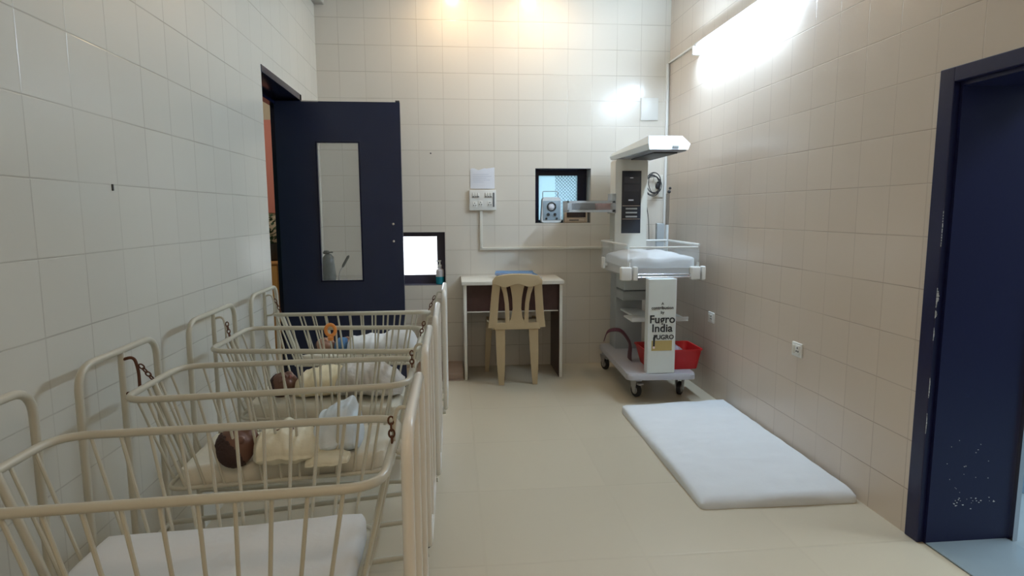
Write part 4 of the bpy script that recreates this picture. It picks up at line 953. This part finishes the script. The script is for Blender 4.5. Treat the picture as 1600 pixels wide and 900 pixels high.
# ------------------------------------------------------------------ corridor beyond the left doorway
o = MB().box((-2.35, 6.18, 1.285), (-1.615, 6.195, 2.165), .002).build('poster', M_['pink']); tag(o, 'plain salmon pink poster on the corridor wall through the left doorway', 'poster')
pt_ = thing('potted_plant', (-1.72, 6.0, .0), 'dark green leafy plant in the corridor below the pink poster', 'plant')
pb = MB().lathe([(.09, .84), (.11, .86), (.13, 1.0), (.125, 1.0), (.1, .93)], (-1.72, 6.0, 0), 'Z', 20).build('pot', M_['dark'], pt_)
b = MB()
for k in range(90):
    a = random.uniform(0, 2 * PI); rr = random.uniform(.0, .12); h = random.uniform(.98, 1.26); c = Vector((-1.72 + rr * math.cos(a), 6.0 + rr * math.sin(a) * .7, h))
    d1 = Vector((math.cos(a), math.sin(a) * .8, random.uniform(-.3, .9))).normalized(); sd = d1.cross(Vector((0, 0, 1))).normalized(); L_ = .055
    q = [c, c + d1 * L_ * .4 + sd * .018, c + d1 * L_, c + d1 * L_ * .4 - sd * .018]; up = d1.cross(sd) * .0015
    b.prism(q, up)
b.build('foliage', M_['green'], pt_, smooth=False)
cb = thing('side_cabinet', (-1.9, 6.0, 0), 'low ochre wooden cabinet in the corridor', 'cabinet')
MB().box((-2.3, 5.82, .02), (-1.60, 6.18, .815)).build('carcass', M_['ochre'], cb, smooth=False)
MB().box((-2.32, 5.80, .815), (-1.58, 6.19, .838), .003).build('top', mat('orange_top', (.55, .28, .10), .5), cb)
MB().box((-2.28, 5.808, .06), (-1.95, 5.82, .80), .002).build('door', M_['ochre'], cb); MB().box((-1.94, 5.808, .06), (-1.62, 5.82, .80), .002).build('door', M_['ochre'], cb)

# ------------------------------------------------------------------ next room beyond the right doorway
sh = thing('steel_rack', (3.4, 2.95, 0), 'steel rack with grey slatted shelves seen through the right doorway', 'rack')
for x in (3.0, 3.78):
    for y in (2.70, 3.18): MB().box((x, y, 0), (x + .025, y + .025, 1.7), .002).build('post', M_['cast'], sh)
for z in (.42, .75, 1.1, 1.5): MB().box((3.0, 2.70, z), (3.805, 3.205, z + .02)).build('shelf', M_['cast'], sh, smooth=False)
for i, z in enumerate((.44, .475, .51, .545)):
    o = MB().box((3.06, 2.74, z + .001), (3.7, 3.12, z + .032), .01).build('folded_sheet', M_['sheet'] if i % 2 else M_['lilac']); tag(o, ['lowest', 'second lowest', 'second highest', 'topmost'][i] + ' folded sheet of the pile on the steel rack', 'sheet', 'folded sheets on the steel rack')
bb = thing('storage_bin', (2.72, 2.5, 0), 'pale blue bin on the floor beyond the right doorway', 'bin')
b = MB(); b.loft([rect(2.50, 2.95, 2.62, 2.66 + .02, .0, .005), rect(2.48, 2.97, 2.61, 2.69, .30, .005)]) if False else b.loft([rect(2.56, 2.90, 2.42, 2.66, .001, .03), rect(2.53, 2.93, 2.40, 2.68, .24, .03), rect(2.54, 2.92, 2.41, 2.67, .24, .03), rect(2.57, 2.89, 2.43, 2.65, .01, .03)]); b.build('basin', M_['skirt'], bb)

# unseen green cloth added for its reflection on the navy door
cu = thing('gleam_cloth', (-1.8, 2.62, 0), 'green cloth added unseen in the corridor for its gleam on the navy door', 'gleam_cloth')
b = MB(); fr_, bk_ = [], []
for i in range(81):
    x = -2.6 + 1.34 * i / 80; y = 2.62 + .03 * math.sin(i * .9) + .01 * math.sin(i * 2.3); fr_.append((x, y)); bk_.append((x, y - .004))
ring = fr_ + bk_[::-1]
b.loft([[(x, y, .25) for x, y in ring], [(x, y, 2.2) for x, y in ring]]); b.build('cloth', mat('green_gleam_cloth', (.12, .38, .22), .8), cu, angle=80)
b = MB(); b.tube([(-3.18, 2.62, 2.23), (XL - .21, 2.62, 2.23)], .012); b.build('rod', M_['steel'], cu)

# bodies added around the unseen fill lamps set at the top of the script
for nm, sx, sy, lab in (('warm_fill_behind', 1.2, .6, 'added warm fill panel, unseen, over the near end of the ward'), ('next_room_fill', .8, 1.6, 'added cool fill panel standing in for window light beyond the right doorway'), ('corridor_fill', .5, 1.2, 'added fill panel, unseen, in the corridor')):
    L_ = bpy.data.objects[nm]; x, y, z = L_.location; z2 = z + .004
    pn_ = thing('fill_panel', (x, y, ZC), lab, 'lamp')
    MB().box((x - sx / 2, y - sy / 2, z2), (x + sx / 2, y + sy / 2, ZC - .001), .003).build('fill_housing', M_['white_plastic'], pn_)
    L_.parent = pn_; L_.location = (0, 0, z - ZC)
